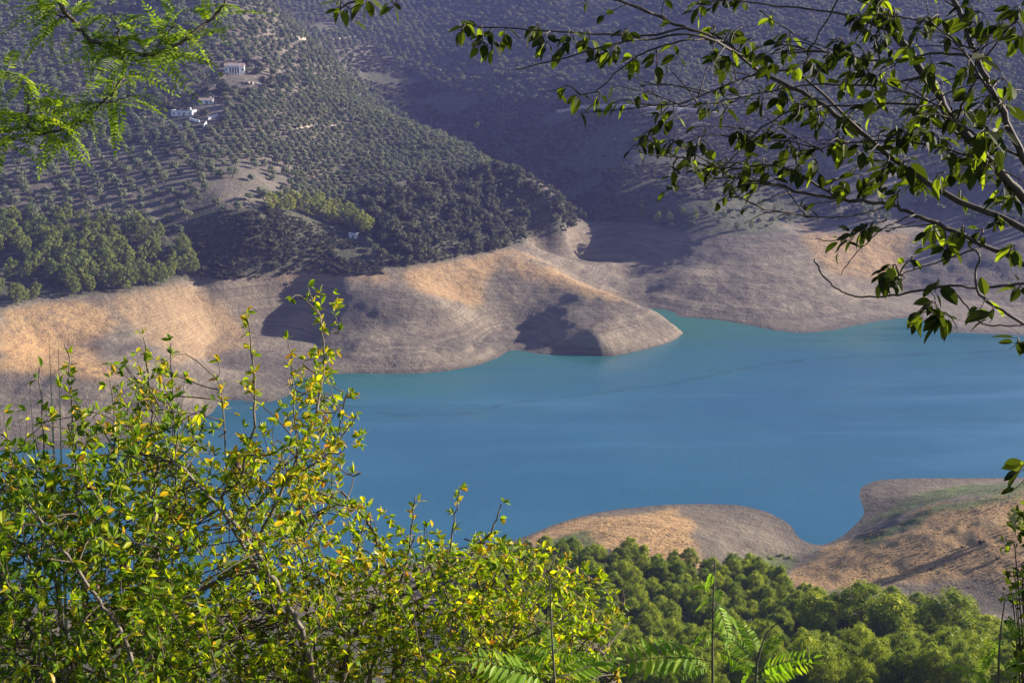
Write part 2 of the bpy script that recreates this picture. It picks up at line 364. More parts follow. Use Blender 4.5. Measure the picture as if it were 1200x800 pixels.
# ground-cover zones, soft edged
def zone(poly, soft=9):
    jx = fbm(GX / 14, GY / 14, 3, 77) * 2 * soft; jy = fbm(GX / 14 + 50, GY / 14, 3, 78) * soft
    return inpoly(QX + jx, QY + jy, poly)
grass = np.zeros(GX.shape)
for pl, w in [([(0,362),(110,350),(150,380),(90,400),(130,425),(0,430)], .75), ([(0,405),(60,400),(110,425),(150,445),(60,438),(0,434)], 1.0),
              ([(120,350),(235,330),(300,405),(200,430),(160,380)], .45), ([(470,318),(560,300),(600,292),(560,360),(500,345)], .7),
              ([(600,290),(665,322),(735,352),(700,352),(600,318)], .6), ([(330,318),(440,318),(470,330),(330,330)], .5),
              ([(940,270),(1062,262),(1060,330),(960,315)], .7),
              ([(600,640),(650,615),(780,598),(812,612),(828,664),(600,664)], 1.0),
              ([(925,668),(1000,632),(1090,595),(1220,565),(1220,690),(1150,670),(1010,690),(930,690)], .95)]:
    GZm = zone(pl) & ((GY > 470) == (pl[0][1] < 500)); grass[GZm] = np.maximum(grass[GZm], w)
green = np.zeros(GX.shape)
for pl in [[(1000,618),(1060,582),(1130,568),(1225,563),(1225,572),(1130,580),(1050,605)], [(860,655),(905,650),(935,655),(915,675),(870,680)], [(620,640),(690,620),(700,640),(620,650)], [(1000,632),(1100,592),(1200,572),(1200,582),(1100,602),(1020,640)]]:
    green[zone(pl, 5) & (GY < 470)] = 1
scrub = np.zeros(GX.shape)
scrub[zone([(225,245),(320,240),(440,268),(450,322),(340,322),(225,332)], 6) & (GY > 500)] = 1
scrub[zone([(-200,258),(225,262),(230,335),(-200,372)], 4) & (GY > 500)] = 1
scrub[zone([(430,225),(560,195),(610,200),(672,250),(660,276),(600,288),(470,320),(430,310)], 5) & (GY > 500)] = .9
vally = zone([(420,60),(600,125),(700,118),(860,126),(960,150),(980,262),(860,280),(690,266),(600,210),(450,140)], 16) & (GY > 950)
scrub[vally | (zone([(660,200),(980,200),(980,262),(860,280),(690,266)], 6) & (GY > 860))] = 1
scrub[(GY > 1150) & ~vally] = .35
scrub[(GY > 4) & (RR < 300) & (QY > 655) & ~inpoly(QX, QY, [(915,600),(1250,500),(1250,720),(1100,700),(930,700)])] = 1
scrub[inpoly(QX, QY - 6, NEARP) & (GY < 372) & (GY > 150)] = 1; scrub[RR < 225] = 1
for _ in range(5):
    for a_ in (grass, green):
        a_[1:-1, 1:-1] = (a_[1:-1, 1:-1] * 2 + a_[:-2, 1:-1] + a_[2:, 1:-1] + a_[1:-1, :-2] + a_[1:-1, 2:]) / 6
def grid_obj(name, r0, r1):
    V = np.c_[GX[r0:r1].ravel(), GY[r0:r1].ravel(), GZ[r0:r1].ravel()]; nr = r1 - r0; nc = len(az)
    i = (np.arange(nr - 1)[:, None] * nc + np.arange(nc - 1)[None]).ravel()
    F = np.c_[i, i + 1, i + nc + 1, i + nc]
    me = bpy.data.meshes.new(name); me.vertices.add(len(V)); me.vertices.foreach_set('co', V.ravel())
    me.loops.add(F.size); me.loops.foreach_set('vertex_index', F.ravel().astype(np.int32))
    me.polygons.add(len(F)); me.polygons.foreach_set('loop_start', np.arange(0, F.size, 4, dtype=np.int32))
    me.polygons.foreach_set('use_smooth', np.ones(len(F), bool)); me.update(calc_edges=True); me.materials.append(MAT_G)
    for nm, arr in (('grass', grass), ('green', green), ('scrub', scrub)):
        at = me.attributes.new(nm, 'FLOAT', 'POINT'); at.data.foreach_set('value', arr[r0:r1].ravel().astype(np.float32))
    return tag(link(name, me), kind='structure')
RM = int(np.argmin(np.abs(rr - 455)))
grid_obj('near_hillside', 0, RM + 1); grid_obj('far_hillside', RM, len(rr))
wb = MB(); wb.add([(-1500, 180, 0), (1500, 180, 0), (1500, 1000, 0), (-1500, 1000, 0)], [(0, 1, 2, 3)])
tag(wb.obj('reservoir_water', MAT_W), kind='structure')

# ------------------------------------------------------------------ foliage masses
G1 = (.040, .062, .018)
MAT_OLIVE = leaf_mat("olive_foliage", [(0, (.105, .130, .070)), (.5, (.150, .178, .100)), (1, (.21, .235, .145))], .2, .6, .3)
MAT_OAK = leaf_mat("oak_foliage", [(0, (.055, .066, .032)), (.5, (.088, .098, .050)), (1, (.13, .135, .075))], .2, .6, .3)
MAT_PINE = leaf_mat("pine_needles", [(0, (.12, .165, .034)), (.5, (.175, .22, .046)), (1, (.25, .27, .068))], .35, .6, .25)
MAT_PINE2 = leaf_mat("pine_needles_near", [(0, (.14, .21, .012)), (.5, (.22, .295, .018)), (1, (.36, .40, .038))], .4, .6, .25)
MAT_PINEL = leaf_mat("light_pine_needles", [(0, (.17, .21, .04)), (.5, (.24, .28, .055)), (1, (.33, .34, .08))], .4, .6, .2)
MAT_SCRUB = leaf_mat("scrub_foliage", [(0, (.040, .046, .026)), (.6, (.070, .072, .042)), (1, (.115, .108, .070))], .2, .7, .2)
MAT_POPLAR = leaf_mat("yellow_foliage", [(0, (.22, .24, .07)), (1, (.34, .33, .12))], .4, .6, .25)
MAT_TRUNK = bark_mat("grey_bark", (.07, .055, .045), (.17, .14, .115), 6)

def tufts(mb, c, r, n, size, rg, mi=0, up=0.25, squash=1.0, thin=1.0):
    d = rg.normal(size=(n, 3)); d[:, 2] += up; d /= np.linalg.norm(d, axis=1)[:, None]
    p = c + d * r * np.array([1, 1, squash]) * rg.uniform(.62, 1.2, (n, 1))
    nn = d + rg.normal(scale=.55, size=(n, 3)); nn /= np.linalg.norm(nn, axis=1)[:, None]
    a = np.cross(nn, rg.normal(size=(n, 3))); a /= np.linalg.norm(a, axis=1)[:, None]; b = np.cross(nn, a)
    s = size * rg.uniform(.6, 1.3, (n, 1)); e = rg.uniform(.45, .8, (n, 1)) * thin
    v = np.stack([p - a * s, p - b * s * e + nn * s * .15, p + a * s, p + b * s * e - nn * s * .1], 1).reshape(-1, 3)
    mb.add(v, [(4 * i, 4 * i + 1, 4 * i + 2, 4 * i + 3) for i in range(n)], mi)
def ball(mb, c, r, rg, mi=0, squash=1.0, k=7, l=5):
    v = []; f = []
    for j in range(l + 1):
        t = math.pi * j / l
        for i in range(k):
            q = 2 * math.pi * (i + .5 * j) / k; w = r * rg.uniform(.82, 1.1)
            v.append((c[0] + w * math.sin(t) * math.cos(q), c[1] + w * math.sin(t) * math.sin(q), c[2] + w * math.cos(t) * squash))
    for j in range(l):
        for i in range(k): f.append((j * k + i, (j + 1) * k + i, (j + 1) * k + (i + 1) % k, j * k + (i + 1) % k))
    mb.add(v, f, mi)
def tree_meshes(kind, seed):
    """trunk and crown meshes of one tree, base at the origin, metres"""
    rg = np.random.default_rng(seed); cr = MB(); tk = MB()
    if kind == 'pine' or kind == 'pine2':
        h = rg.uniform(7.5, 9.5); w = h * rg.uniform(.27, .34); n = 17 if kind == 'pine' else 30
        lean = rg.normal(scale=.35, size=2)
        ax = lambda t: np.array([lean[0] * t + .2 * math.sin(5 * t + seed), lean[1] * t, h * t * .93])
        tk.tube([ax(t) for t in (0, .2, .4, .6, .8, .96)], [.17, .15, .12, .09, .05, .02], 6)
        for i in range(n):
            t = .24 + .70 * (i + .5) / n; q = i * 2.4 + rg.uniform(-.5, .5)
            rad = w * (math.sin(math.pi * min(1, (t - .08) * .98)) ** .7) * rg.uniform(.45, .92)
            c = ax(t) + np.array([math.cos(q) * rad, math.sin(q) * rad, rg.uniform(-.2, .45)])
            r = rg.uniform(.55, 1.0) * w * .42
            tk.tube([ax(max(.1, t - .12)), (ax(t) + c) / 2 - np.array([0, 0, .15]), c], [.06, .04, .015], 4)
            ball(cr, c, r * (.60 if kind == 'pine' else .5), rg, 0, .8)
            tufts(cr, c, r, 60 if kind == 'pine' else 260, .24 if kind == 'pine' else .17, rg, 0, .35, .85, .45 if kind == 'pine2' else 1.0)
        c = ax(1.0); ball(cr, c, .35 * w * .7, rg); tufts(cr, c, .36 * w, 50 if kind == 'pine' else 130, .22 if kind == 'pine' else .13, rg)
    elif kind == 'olive':
        h = rg.uniform(3.3, 4.3); n = 9
        tk.tube([(0, 0, -.2), (.08, 0, .6), (.1, .1, 1.3)], [.26, .18, .13], 6)
        for i in range(n):
            q = i * 2.4 + rg.uniform(-.4, .4); rad = rg.uniform(.35, 1.35); z = h * rg.uniform(.42, .78) - rad * .25
            c = np.array([math.cos(q) * rad, math.sin(q) * rad, z]); r = rg.uniform(.75, 1.15)
            ball(cr, c, r * .62, rg, 0, .85); tufts(cr, c, r, 42, .26, rg, 0, .3, .85)
        tk.tube([(.1, .1, 1.2), (.5, .3, 2.2)], [.1, .04], 4); tk.tube([(.1, .1, 1.2), (-.5, -.2, 2.1)], [.1, .04], 4)
    elif kind == 'oak':
        h = rg.uniform(4.2, 6.2); n = 13
        tk.tube([(0, 0, -.3), (.1, .05, h * .5)], [.22, .12], 6)
        for i in range(n):
            q = i * 2.4 + rg.uniform(-.5, .5); rad = rg.uniform(.2, 2.2); z = h * (.80 - .09 * rad) * (.34 + .66 * (i % 5) / 4 * rg.uniform(.8, 1.0))
            c = np.array([math.cos(q) * rad, math.sin(q) * rad, z]); r = rg.uniform(.85, 1.4)
            ball(cr, c, r * .66, rg, 0, .85); tufts(cr, c, r, 46, .30, rg, 0, .3, .85)
    elif kind == 'scrub':
        n = 6
        for i in range(n):
            c = np.array([rg.normal(scale=.75), rg.normal(scale=.75), rg.uniform(.35, 1.0)]); r = rg.uniform(.5, .95)
            ball(cr, c, r * .6, rg, 0, .8, 6, 4); tufts(cr, c, r, 26, .24, rg, 0, .3, .8)
        tk.tube([(0, 0, -.2), (.05, 0, .8)], [.06, .03], 4)
    elif kind == 'cypress':
        h = 6.5
        tk.tube([(0, 0, -.2), (0, 0, h * .8)], [.14, .04], 5)
        for i in range(12):
            t = i / 11; r = .75 * math.sin(math.pi * (.12 + .86 * t)) ** .6 + .08; c = np.array([0, 0, .5 + t * (h - .6)])
            ball(cr, c, r * .8, rg, 0, 1.1); tufts(cr, c, r, 45, .18, rg, 0, .2, 1.2)
    return tk, cr
FMAT = {'pine': MAT_PINE, 'pine2': MAT_PINE2, 'olive': MAT_OLIVE, 'oak': MAT_OAK, 'scrub': MAT_SCRUB, 'cypress': MAT_OAK}
TREES = {}
def variants(kind, n, mat=None):
    key = (kind, mat.name if mat else '')
    if key not in TREES:
        L = []
        for i in range(n):
            tk, cr = tree_meshes(kind, 100 + i * 7 + len(kind))
            tm = tk.mesh(kind + "_trunk", [MAT_TRUNK]); cm = cr.mesh(kind + "_crown", [mat or FMAT[kind]])
            one = MB(); one.v = cr.v + tk.v; one.f = cr.f + [tuple(i + cr.nv for i in q) for q in tk.f]; one.m = cr.m + [1] * len(tk.f)
            L.append((tm, cm, one.mesh(kind + "_whole", [mat or FMAT[kind], MAT_TRUNK])))
        TREES[key] = L
    return TREES[key]
def plant(kind, name, p, s, label, cat, group=None, parts=False, mat=None, sz=1.0):
    V = variants(kind, 5, mat); tm, cm, om = V[random.randrange(len(V))]
    if parts:
        o = empty(name, p, label, cat, group)
        link('trunk', tm, o); link('crown', cm, o)
    else:
        o = link(name, om); tag(o, label, cat, group)
    o.location = p; o.rotation_euler.z = random.uniform(0, 6.28); o.scale = (s, s, s * sz)
    return o
def mass(name, kind, pts, scl, mat=None, sz=1.0):
    """one object that stands for a whole wood: points carrying instances of a few tree meshes"""
    V = variants(kind, 5, mat)
    me = bpy.data.meshes.new(name); me.from_pydata([tuple(p) for p in pts], [], [])
    a = me.attributes.new('size', 'FLOAT', 'POINT'); a.data.foreach_set('value', np.asarray(scl, np.float32))
    a = me.attributes.new('turn', 'FLOAT', 'POINT'); a.data.foreach_set('value', RNG.uniform(0, 6.28, len(pts)).astype(np.float32))
    o = link(name, me); tag(o, kind='stuff')
    hid = bpy.data.collections.new(name + "_sources")
    for tm, cm, om in V: hid.objects.link(bpy.data.objects.new(kind + "_source", om))
    ng = bpy.data.node_groups.new(name + "_scatter", 'GeometryNodeTree')
    ng.interface.new_socket('Geometry', in_out='INPUT', socket_type='NodeSocketGeometry'); ng.interface.new_socket('Geometry', in_out='OUTPUT', socket_type='NodeSocketGeometry')
    N = ng.nodes; L = ng.links
    gi = N.new('NodeGroupInput'); go = N.new('NodeGroupOutput'); ip = N.new('GeometryNodeInstanceOnPoints'); ci = N.new('GeometryNodeCollectionInfo')
    ci.inputs['Collection'].default_value = hid; ci.inputs['Separate Children'].default_value = True; ci.inputs['Reset Children'].default_value = True
    sa = N.new('GeometryNodeInputNamedAttribute'); sa.data_type = 'FLOAT'; sa.inputs[0].default_value = 'size'
    ta = N.new('GeometryNodeInputNamedAttribute'); ta.data_type = 'FLOAT'; ta.inputs[0].default_value = 'turn'
    cx = N.new('ShaderNodeCombineXYZ'); L.new(ta.outputs['Attribute'], cx.inputs[2])
    cs = N.new('ShaderNodeCombineXYZ'); mz = N.new('ShaderNodeMath'); mz.operation = 'MULTIPLY'; mz.inputs[1].default_value = sz
    L.new(sa.outputs['Attribute'], mz.inputs[0]); L.new(sa.outputs['Attribute'], cs.inputs[0]); L.new(sa.outputs['Attribute'], cs.inputs[1]); L.new(mz.outputs[0], cs.inputs[2])
    L.new(gi.outputs[0], ip.inputs['Points']); L.new(ci.outputs[0], ip.inputs['Instance']); ip.inputs['Pick Instance'].default_value = True
    L.new(cx.outputs[0], ip.inputs['Rotation']); L.new(cs.outputs[0], ip.inputs['Scale']); L.new(ip.outputs[0], go.inputs[0])
    md = o.modifiers.new('scatter', 'NODES'); md.node_group = ng
    return o
def gridpts(x0, x1, y0, y1, sp, jit, ang=0.0, sp2=None):
    sp2 = sp2 or sp; cx, cy = (x0 + x1) / 2, (y0 + y1) / 2; L = math.hypot(x1 - x0, y1 - y0) / 2
    a, b = np.meshgrid(np.arange(-L, L, sp), np.arange(-L, L, sp2)); a = a.ravel(); b = b.ravel()
    a = a + RNG.uniform(-jit, jit, a.shape) * sp; b = b + RNG.uniform(-jit, jit, b.shape) * sp2
    x = cx + a * math.cos(ang) - b * math.sin(ang); y = cy + a * math.sin(ang) + b * math.cos(ang)
    k = (x > x0) & (x < x1) & (y > y0) & (y < y1); return x[k], y[k]
def seen(x, y, z, m=40):
    q, w = project(x, y, z); return q, w, (q > -m) & (q < 1200 + m) & (w > -m) & (w < 840)

PINE_L = [(-40,262),(0,262),(60,262),(90,256),(125,264),(205,272),(228,300),(232,332),(205,336),(150,344),(75,350),(60,354),(-40,366)]
PINE_ROW = [(308,240),(330,232),(400,243),(436,268),(437,282),(415,284),(372,262),(310,254)]
MAQ = [(215,262),(310,246),(372,262),(425,285),(450,322),(345,322),(262,328),(234,326)]
OAKS = [(425,228),(470,215),(560,198),(605,203),(640,226),(672,244),(684,256),(672,272),(640,277),(612,284),(595,289),(545,306),(475,319),(452,320),(436,285)]
BARE = [(235,236),(252,226),(262,210),(300,214),(340,214),(318,222),(290,230),(262,238)]
GARDEN = [(190,152),(192,120),(225,118),(245,75),(300,72),(330,100),(300,112),(262,112),(262,155)]
HOUSES = [(272,86), (214,139), (240,124), (246,140)]
VALLEY = [(400,70),(430,52),(520,108),(600,122),(700,121),(770,124),(860,130),(980,160),(1010,250),(960,268),(860,279),(690,266),(640,240),(600,205),(540,170),(470,135)]
COVE = [(735,245),(800,236),(900,240),(975,248),(985,260),(940,273),(860,277),(800,271),(745,263)]
ROAD_PX = [(655,131),(690,126),(725,125),(760,127),(800,129),(842,134)]
def free_of_houses(q, w):
    ok = np.ones(q.shape, bool)
    for hx, hy in HOUSES: ok &= ~((np.abs(q - hx) < 15) & (w > hy - 9) & (w < hy + 11))
    return ok
# ---- olives
SPARSE = [(-80,275),(-80,150),(60,165),(150,170),(230,185),(345,190),(345,240),(250,268)]
DENSE = [(290,118),(345,112),(400,95),(470,140),(620,210),(560,232),(440,232),(350,235),(348,188),(230,186),(250,160)]
parts_ = []
for zi, (sp, sp2, an, jit) in enumerate(((9.6, 8.6, .45, .2), (5.5, 4.8, .5, .14), (7.2, 6.4, .4, .2))):
    x, y = gridpts(-600, 560, 640, 1340, sp, jit, an, sp2); z = ground(x, y); q, w, s = seen(x, y, z)
    a_, b_ = inpoly(q, w, SPARSE), inpoly(q, w, DENSE); mine = (a_ & ~b_, b_, ~a_ & ~b_)[zi]
    k = s & (z > 33) & mine
    for pl in (PINE_L, PINE_ROW, MAQ, OAKS, BARE, GARDEN, VALLEY, COVE): k &= ~inpoly(q, w, pl)
    k &= free_of_houses(q, w) & (fbm(x / 40, y / 40, 3, 5) > (-.45, -.6, -.46)[zi]) & (RNG.random(x.shape) > (.12, .03, .05)[zi])
    k &= ~((np.abs(fbm(x / 90, y / 28, 2, 41)) < .022) & (w < 120))
    parts_.append(np.c_[x, y, z, q, w, np.full(x.shape, zi), RNG.uniform(.7, 1.25, len(x)) * (1.62, 1.2, 1.55)[zi] * (1 + .25 * fbm(x / 70, y / 70, 2, 88))][k])
x, y, z, q, w, zi, size = np.concatenate(parts_).T; sparse = zi == 0
order = np.argsort(y + 4000 * ~sparse)
near = order[:300]; rest = order[300:]
rims = np.array([(np.hypot(q[i] - 285, (w[i] - 224) * 2) < 75) for i in range(len(x))])
for i in near:
    p = (x[i], y[i], z[i] - .1)
    if rims[i]: lab, gp = "rounded olive tree beside the bare pale clearing above the row of light green pines", "olive trees round the bare clearing"
    elif w[i] > 228: lab, gp = "rounded grey green olive tree on open soil just above the left pine wood", "olive trees just above the pine wood"
    elif w[i] > 205: lab, gp = "grey green olive tree with a long shadow in the middle rows of the sparse grove", "olive trees in the middle of the sparse grove"
    else: lab, gp = "small grey green olive tree in the sparse grove's upper rows below the white houses", "olive trees in the upper sparse grove"
    plant('olive', 'olive_tree', p, size[i], lab, 'olive tree', gp)
mass('olive_grove', 'olive', np.c_[x, y, z - .1][rest], size[rest])
# ---- the far slope, denser and smaller in the picture
x, y = gridpts(-640, 900, 1330, 2050, 8.0, .2, .25, 7.4); z = ground(x, y); q, w, s = seen(x, y, z, 30)
k = s & ~inpoly(q, w, VALLEY) & (fbm(x / 60, y / 60, 3, 8) > -.36) & (np.abs(fbm(x / 120, y / 40, 2, 43)) > .02)
mass('far_olive_grove', 'olive', np.c_[x, y, z - .1][k], RNG.uniform(1.2, 2.0, k.sum()))
# ---- scrub of the side valley and of the slope behind the cove
x, y = gridpts(-200, 420, 840, 1560, 5.0, .45); z = ground(x, y); q, w, s = seen(x, y, z)
v = inpoly(q, w, VALLEY) & ~inpoly(q, w, COVE) & (z > 30) & (y > 850)
rd = np.min([np.hypot(q - a, (w - b) * 3) for a, b in smooth_path(ROAD_PX, 8)], axis=0) < 7
k = s & v & ~rd & (fbm(x / 45, y / 45, 3, 6) > -.25)
mass('valley_scrub', 'scrub', np.c_[x, y, z - .1][k], RNG.uniform(.8, 1.9, k.sum()))
k2 = s & v & ~rd & (RNG.random(x.shape) < .03) & (y < 1150)
for i in np.nonzero(k2)[0][:45]:
    plant('oak', 'holm_oak', (x[i], y[i], z[i] - .1), random.uniform(.6, 1.0), "dark round holm oak among scrub on the shaded slope of the blue side valley", 'oak tree', "holm oaks on the shaded valley slope")
# ---- maquis
x, y = gridpts(-330, -40, 640, 850, 2.3, .45); z = ground(x, y); q, w, s = seen(x, y, z)
k = s & inpoly(q, w, MAQ) & (fbm(x / 16, y / 16, 3, 6) > -.3)
mass('shaded_scrub', 'scrub', np.c_[x, y, z - .1][k], RNG.uniform(.7, 1.7, k.sum()) * (1 + fbm(x / 20, y / 20, 2, 9)[k]))
for px, py, sc in ((240,318,.75),(262,325,.5),(225,322,.5),(286,262,.6),(345,302,.75),(372,296,.7),(392,300,.7),(405,290,.65),(427,302,.55),(380,280,.6),(365,286,.65),(338,290,.5),(300,285,.5),(280,300,.5),(320,270,.55),(442,310,.6)):
    plant('oak', 'holm_oak', hit(px, py) - np.array([0, 0, .1]), sc, "small round holm oak rising from the dark scrub below the row of light green pines", 'oak tree', "holm oaks in the dark scrub")
# ---- holm oaks on the promontory's neck
x, y = gridpts(-160, 70, 690, 1010, 5.5, .36); z = ground(x, y); q, w, s = seen(x, y, z)
k = s & inpoly(q, w, OAKS) & (z > 28.5) & (RNG.random(x.shape) > .12)
for i in RNG.permutation(np.nonzero(k)[0])[:285]:
    if w[i] > 300: lab, gp = "dark round holm oak at the wood's lower edge just above the bare promontory", "holm oaks along the wood's lower edge"
    elif w[i] > 285 and q[i] < 480: lab, gp = "dark round holm oak close to the right of the tiny pale hut", "holm oaks beside the hut"
    elif w[i] > 285: lab, gp = "dark round holm oak just above the narrow neck of the bare promontory", "holm oaks above the promontory's neck"
    elif w[i] < 225: lab, gp = "dark round holm oak in the wood's upper fringe against the olive grove", "holm oaks in the upper fringe"
    elif q[i] < 500: lab, gp = "dark round holm oak in the wood between light green pine row and olive grove", "holm oaks behind the pine row"
    elif q[i] > 600: lab, gp = "dark round holm oak on the wooded point beside the gully", "holm oaks on the wooded point"
    else: lab, gp = "dark round holm oak inside the wood between olive grove and promontory", "holm oaks inside the wood"
    plant('oak', 'holm_oak', (x[i], y[i], z[i] - .1), random.uniform(1.15, 1.8), lab, 'oak tree', gp)
for px, py in ((652,246),(657,254),(661,262),(666,250),(671,258),(650,262),(658,240),(664,244),(669,266),(645,256)):
    plant('oak', 'holm_oak', hit(px, py) - np.array([0, 0, .3]), random.uniform(1.1, 1.5), "dark round holm oak at the tip of the wooded point above the gully", 'oak tree', "holm oaks at the wooded point's tip")
x, y = gridpts(-160, 70, 690, 1010, 2.6, .45); z = ground(x, y); q, w, s = seen(x, y, z)
k = s & inpoly(q, w, OAKS) & (z > 28.5) & (fbm(x / 14, y / 14, 3, 16) > -.3)
mass('wood_understory', 'scrub', np.c_[x, y, z - .1][k], RNG.uniform(.5, 1.1, k.sum()), MAT_OAK)
# ---- pines, left bank
x, y = gridpts(-340, -160, 610, 770, 5.0, .36); z = ground(x, y); q, w, s = seen(x, y, z)
k = s & inpoly(q, w, PINE_L) & (z > 27.5) & ((fbm(x / 22, y / 22, 2, 15) > -.24) | (w < 275))
for i in RNG.permutation(np.nonzero(k)[0])[:165]:
    lab, gp = (("green pine at the lower edge of the left bank wood above bare shore", "pines along the wood's lower edge") if w[i] > 325 else
               ("green pine in the left bank wood's top fringe under the sparse olive grove", "pines in the wood's top fringe") if w[i] < 280 else
               ("green pine inside the right half of the left bank wood", "pines in the wood's right half") if q[i] > 115 else
               ("green pine inside the left half of the left bank wood", "pines in the wood's left half"))
    plant('pine', 'pine_tree', (x[i], y[i], z[i] - .2), random.uniform(1.1, 1.5), lab, 'pine tree', gp, parts=True)
for px, py in ((318,250),(330,249),(340,251),(350,250),(361,254),(372,256),(382,260),(392,264),(402,266),(411,270),(421,273),(430,277),(345,245),(368,249),(388,255),(408,262),(425,269),(355,246),(376,248),(396,256),(415,265),(434,273),(325,245)):
    plant('pine', 'pine_tree', hit(px, py) - np.array([0, 0, .2]), random.uniform(1.2, 1.5), "light green pine in the slanting row above the dark scrub", 'pine tree', "row of light green pines", parts=True, mat=MAT_PINEL)
# ---- trees behind the cove
for i in range(46):
    px = 745 + 240 * (i + random.random()) / 46; py = random.uniform(246, 272 if px < 930 else 262)
    plant(('oak', 'pine', 'olive')[i % 3] if px < 930 else 'olive', 'grey_green_tree', hit(px, py), random.uniform(.7, 1.0), "grey green tree in the hazy belt above the bare slope of the far cove", 'tree', "tree belt above the far cove")
# ---- far single trees
plant('oak', 'yellow_tree', hit(559, 153), 1.35, "pale yellow leafy tree alone in the dark side valley", 'tree', mat=MAT_POPLAR)
plant('oak', 'yellow_tree', hit(605, 121), .95, "small yellowish tree beside the pale valley road's near end", 'tree', mat=MAT_POPLAR)
for i, px in enumerate((675, 684, 693, 701)):
    plant('pine', 'roadside_tree', hit(px, 142), .8, "grey green tree in the small clump just below the valley road", 'tree', "clump of trees below the valley road")
x, y = gridpts(-330, -150, 850, 1080, 4.2, .45); z = ground(x, y); q, w, s = seen(x, y, z)
k = s & inpoly(q, w, GARDEN) & (fbm(x / 12, y / 12, 2, 66) > -.12)
for hx, hy in HOUSES + [(290, 97)]: k &= ~((np.abs(q - hx) < 15) & (w > hy - 7) & (w < hy + 8))
mass('garden_shrubs', 'scrub', np.c_[x, y, z - .1][k], RNG.uniform(.8, 2.0, k.sum()), MAT_OAK)
# ---- garden trees by the houses
for px, py, kd, sc, lab in ((289,80,'oak',1.7,"tall dark tree right behind the arched white house"), (262,110,'oak',2.0,"biggest dark tree on the bank below the arched white house"),
                            (277,112,'oak',1.4,"dark tree to the right of the biggest tree under the arched house"), (194,128,'oak',1.7,"dark bushy tree to the left of the blue white villa"),
                            (239,137,'oak',1.15,"green tree between the blue white villa and the small cottage wall"), (250,85,'olive',.9,"small pale tree at the left corner of the arched white house"),
                            (303,88,'oak',1.3,"broad tree on the terrace right of the arched white house"), (318,98,'oak',1.25,"dark broad tree at the end of the terrace track"),
                            (328,104,'oak',1.2,"dark tree on the slope below the terrace track's end"), (255,155,'oak',1.3,"dark bush tree below the white garden wall"),
                            (209,147,'cypress',.85,"taller dark cypress in front of the blue white villa"), (219,145,'cypress',.65,"shorter dark cypress in front of the blue white villa"),
                            (258,88,'scrub',1.3,"dark shrub against the front of the arched white house"), (292,100,'scrub',1.5,"dark shrub on the bank edge under the terrace"), (300,120,'olive',1.0,"olive tree beside the lower track right of the dark bank"),
                            (226,150,'scrub',1.2,"dark shrub on the patio of the blue white villa"), (180,132,'olive',1.1,"olive tree on the far left side of the villa garden")):
    plant(kd, 'cypress_tree' if kd == 'cypress' else ('shrub' if kd == 'scrub' else 'garden_tree'), hit(px, py) - np.array([0, 0, .1]), sc, lab, 'shrub' if kd == 'scrub' else 'tree')
# ---- pines on the near slope
x, y = gridpts(-40, 150, 175, 358, 3.9, .38); z = ground(x, y); q, w, s = seen(x, y, z, 60)
k = s & inpoly(q, w - 14, NEARP) & (fbm(x / 14, y / 14, 2, 55) > -.4) & ~((y < 262) & (RNG.random(x.shape) < .25))
idx = np.nonzero(k)[0]; vis = idx[(w[idx] < 835) & (q[idx] < 1200)]; vis = vis[np.argsort(y[vis])]; single = vis[:125]; others = np.setdiff1d(idx, single)
for i in single:
    d = y[i]; sc = random.uniform(.50, .98) if d > 262 else random.uniform(.55, 1.1)
    col_ = "under the orange mound" if q[i] < 830 else ("under the damp neck" if q[i] < 940 else "under the dry grass hill")
    big = "large" if sc > .88 else ("small" if sc < .72 else "middling")
    row = "top row" if d > 285 else ("middle rows" if d > 235 else "lowest rows")
    plant('pine2', 'pine_tree', (x[i], y[i], z[i] - .2), sc, f"{big} green pine in the near wood's {row} {col_}", 'pine tree', f"{big} pines in the {row} of the near wood {col_}", parts=True)
mass('near_pine_wood', 'pine2', np.c_[x, y, z - .2][others], RNG.uniform(.42, .88, len(others)))
MAT_BROAD = leaf_mat("broadleaf_foliage", [(0, (.12, .17, .02)), (.6, (.20, .24, .03)), (1, (.30, .28, .06))], .45, .55, .35)
for i in range(40):
    px, py = random.uniform(560, 1190), random.uniform(735, 835)
    p = hit(px, py, 150, 330); nm = random.choice(("grey_green_bush", "yellow_green_bush")); c_ = "under the tall thin sapling" if px < 900 else "under the dry grass hill"
    plant('oak', nm, p - np.array([0, 0, .2]), random.uniform(.55, .95), f"{nm.split('_bush')[0].replace('_', ' ')} leafy bush among the lowest near pines {c_}", 'bush', f"{nm.replace('_', ' ')}es among the lowest near pines {c_}", mat=MAT_BROAD if nm[0] == 'y' else MAT_OLIVE)
for px, py, d, sc, lab in ((1060,692,244,1.0,"tallest round topped pine in front of the dry grass hill"), (1118,702,246,.72,"round topped pine second from the right before the grass hill"), (1150,715,246,.74,"round topped pine nearest the dark leaves at the right edge"),
                           (1012,692,250,.85,"round pine directly left of the tallest pine before the grass hill"), (965,690,252,.82,"narrow pine at the left foot of the dry grass hill")):
    t = at_d(px, py, d); g = float(ground(t[0], t[1])); hh = max(6.0, t[2] - g + .4)
    o = plant('pine2', 'pine_tree', (t[0], t[1], g - .4), 1, lab, 'pine tree', parts=True); o.scale = (hh / 8.6 * 1.45, hh / 8.6 * 1.45, hh / 8.3)
plant('pine2', 'lone_pine', hit(1190, 625, 250, 420), .8, "lone dark pine on the dry grass hill at the right edge", 'pine tree', parts=True)
for px, py, sc in ((1148,637,.8),(1128,642,.5),(1090,668,.45),(1170,655,.6)): plant('scrub', 'grass_hill_shrub', hit(px, py, 250, 420), sc * .8, "small dry shrub on the golden grass hill beside the lone pine", 'shrub', "dry shrubs on the grass hill", mat=MAT_SCRUB)
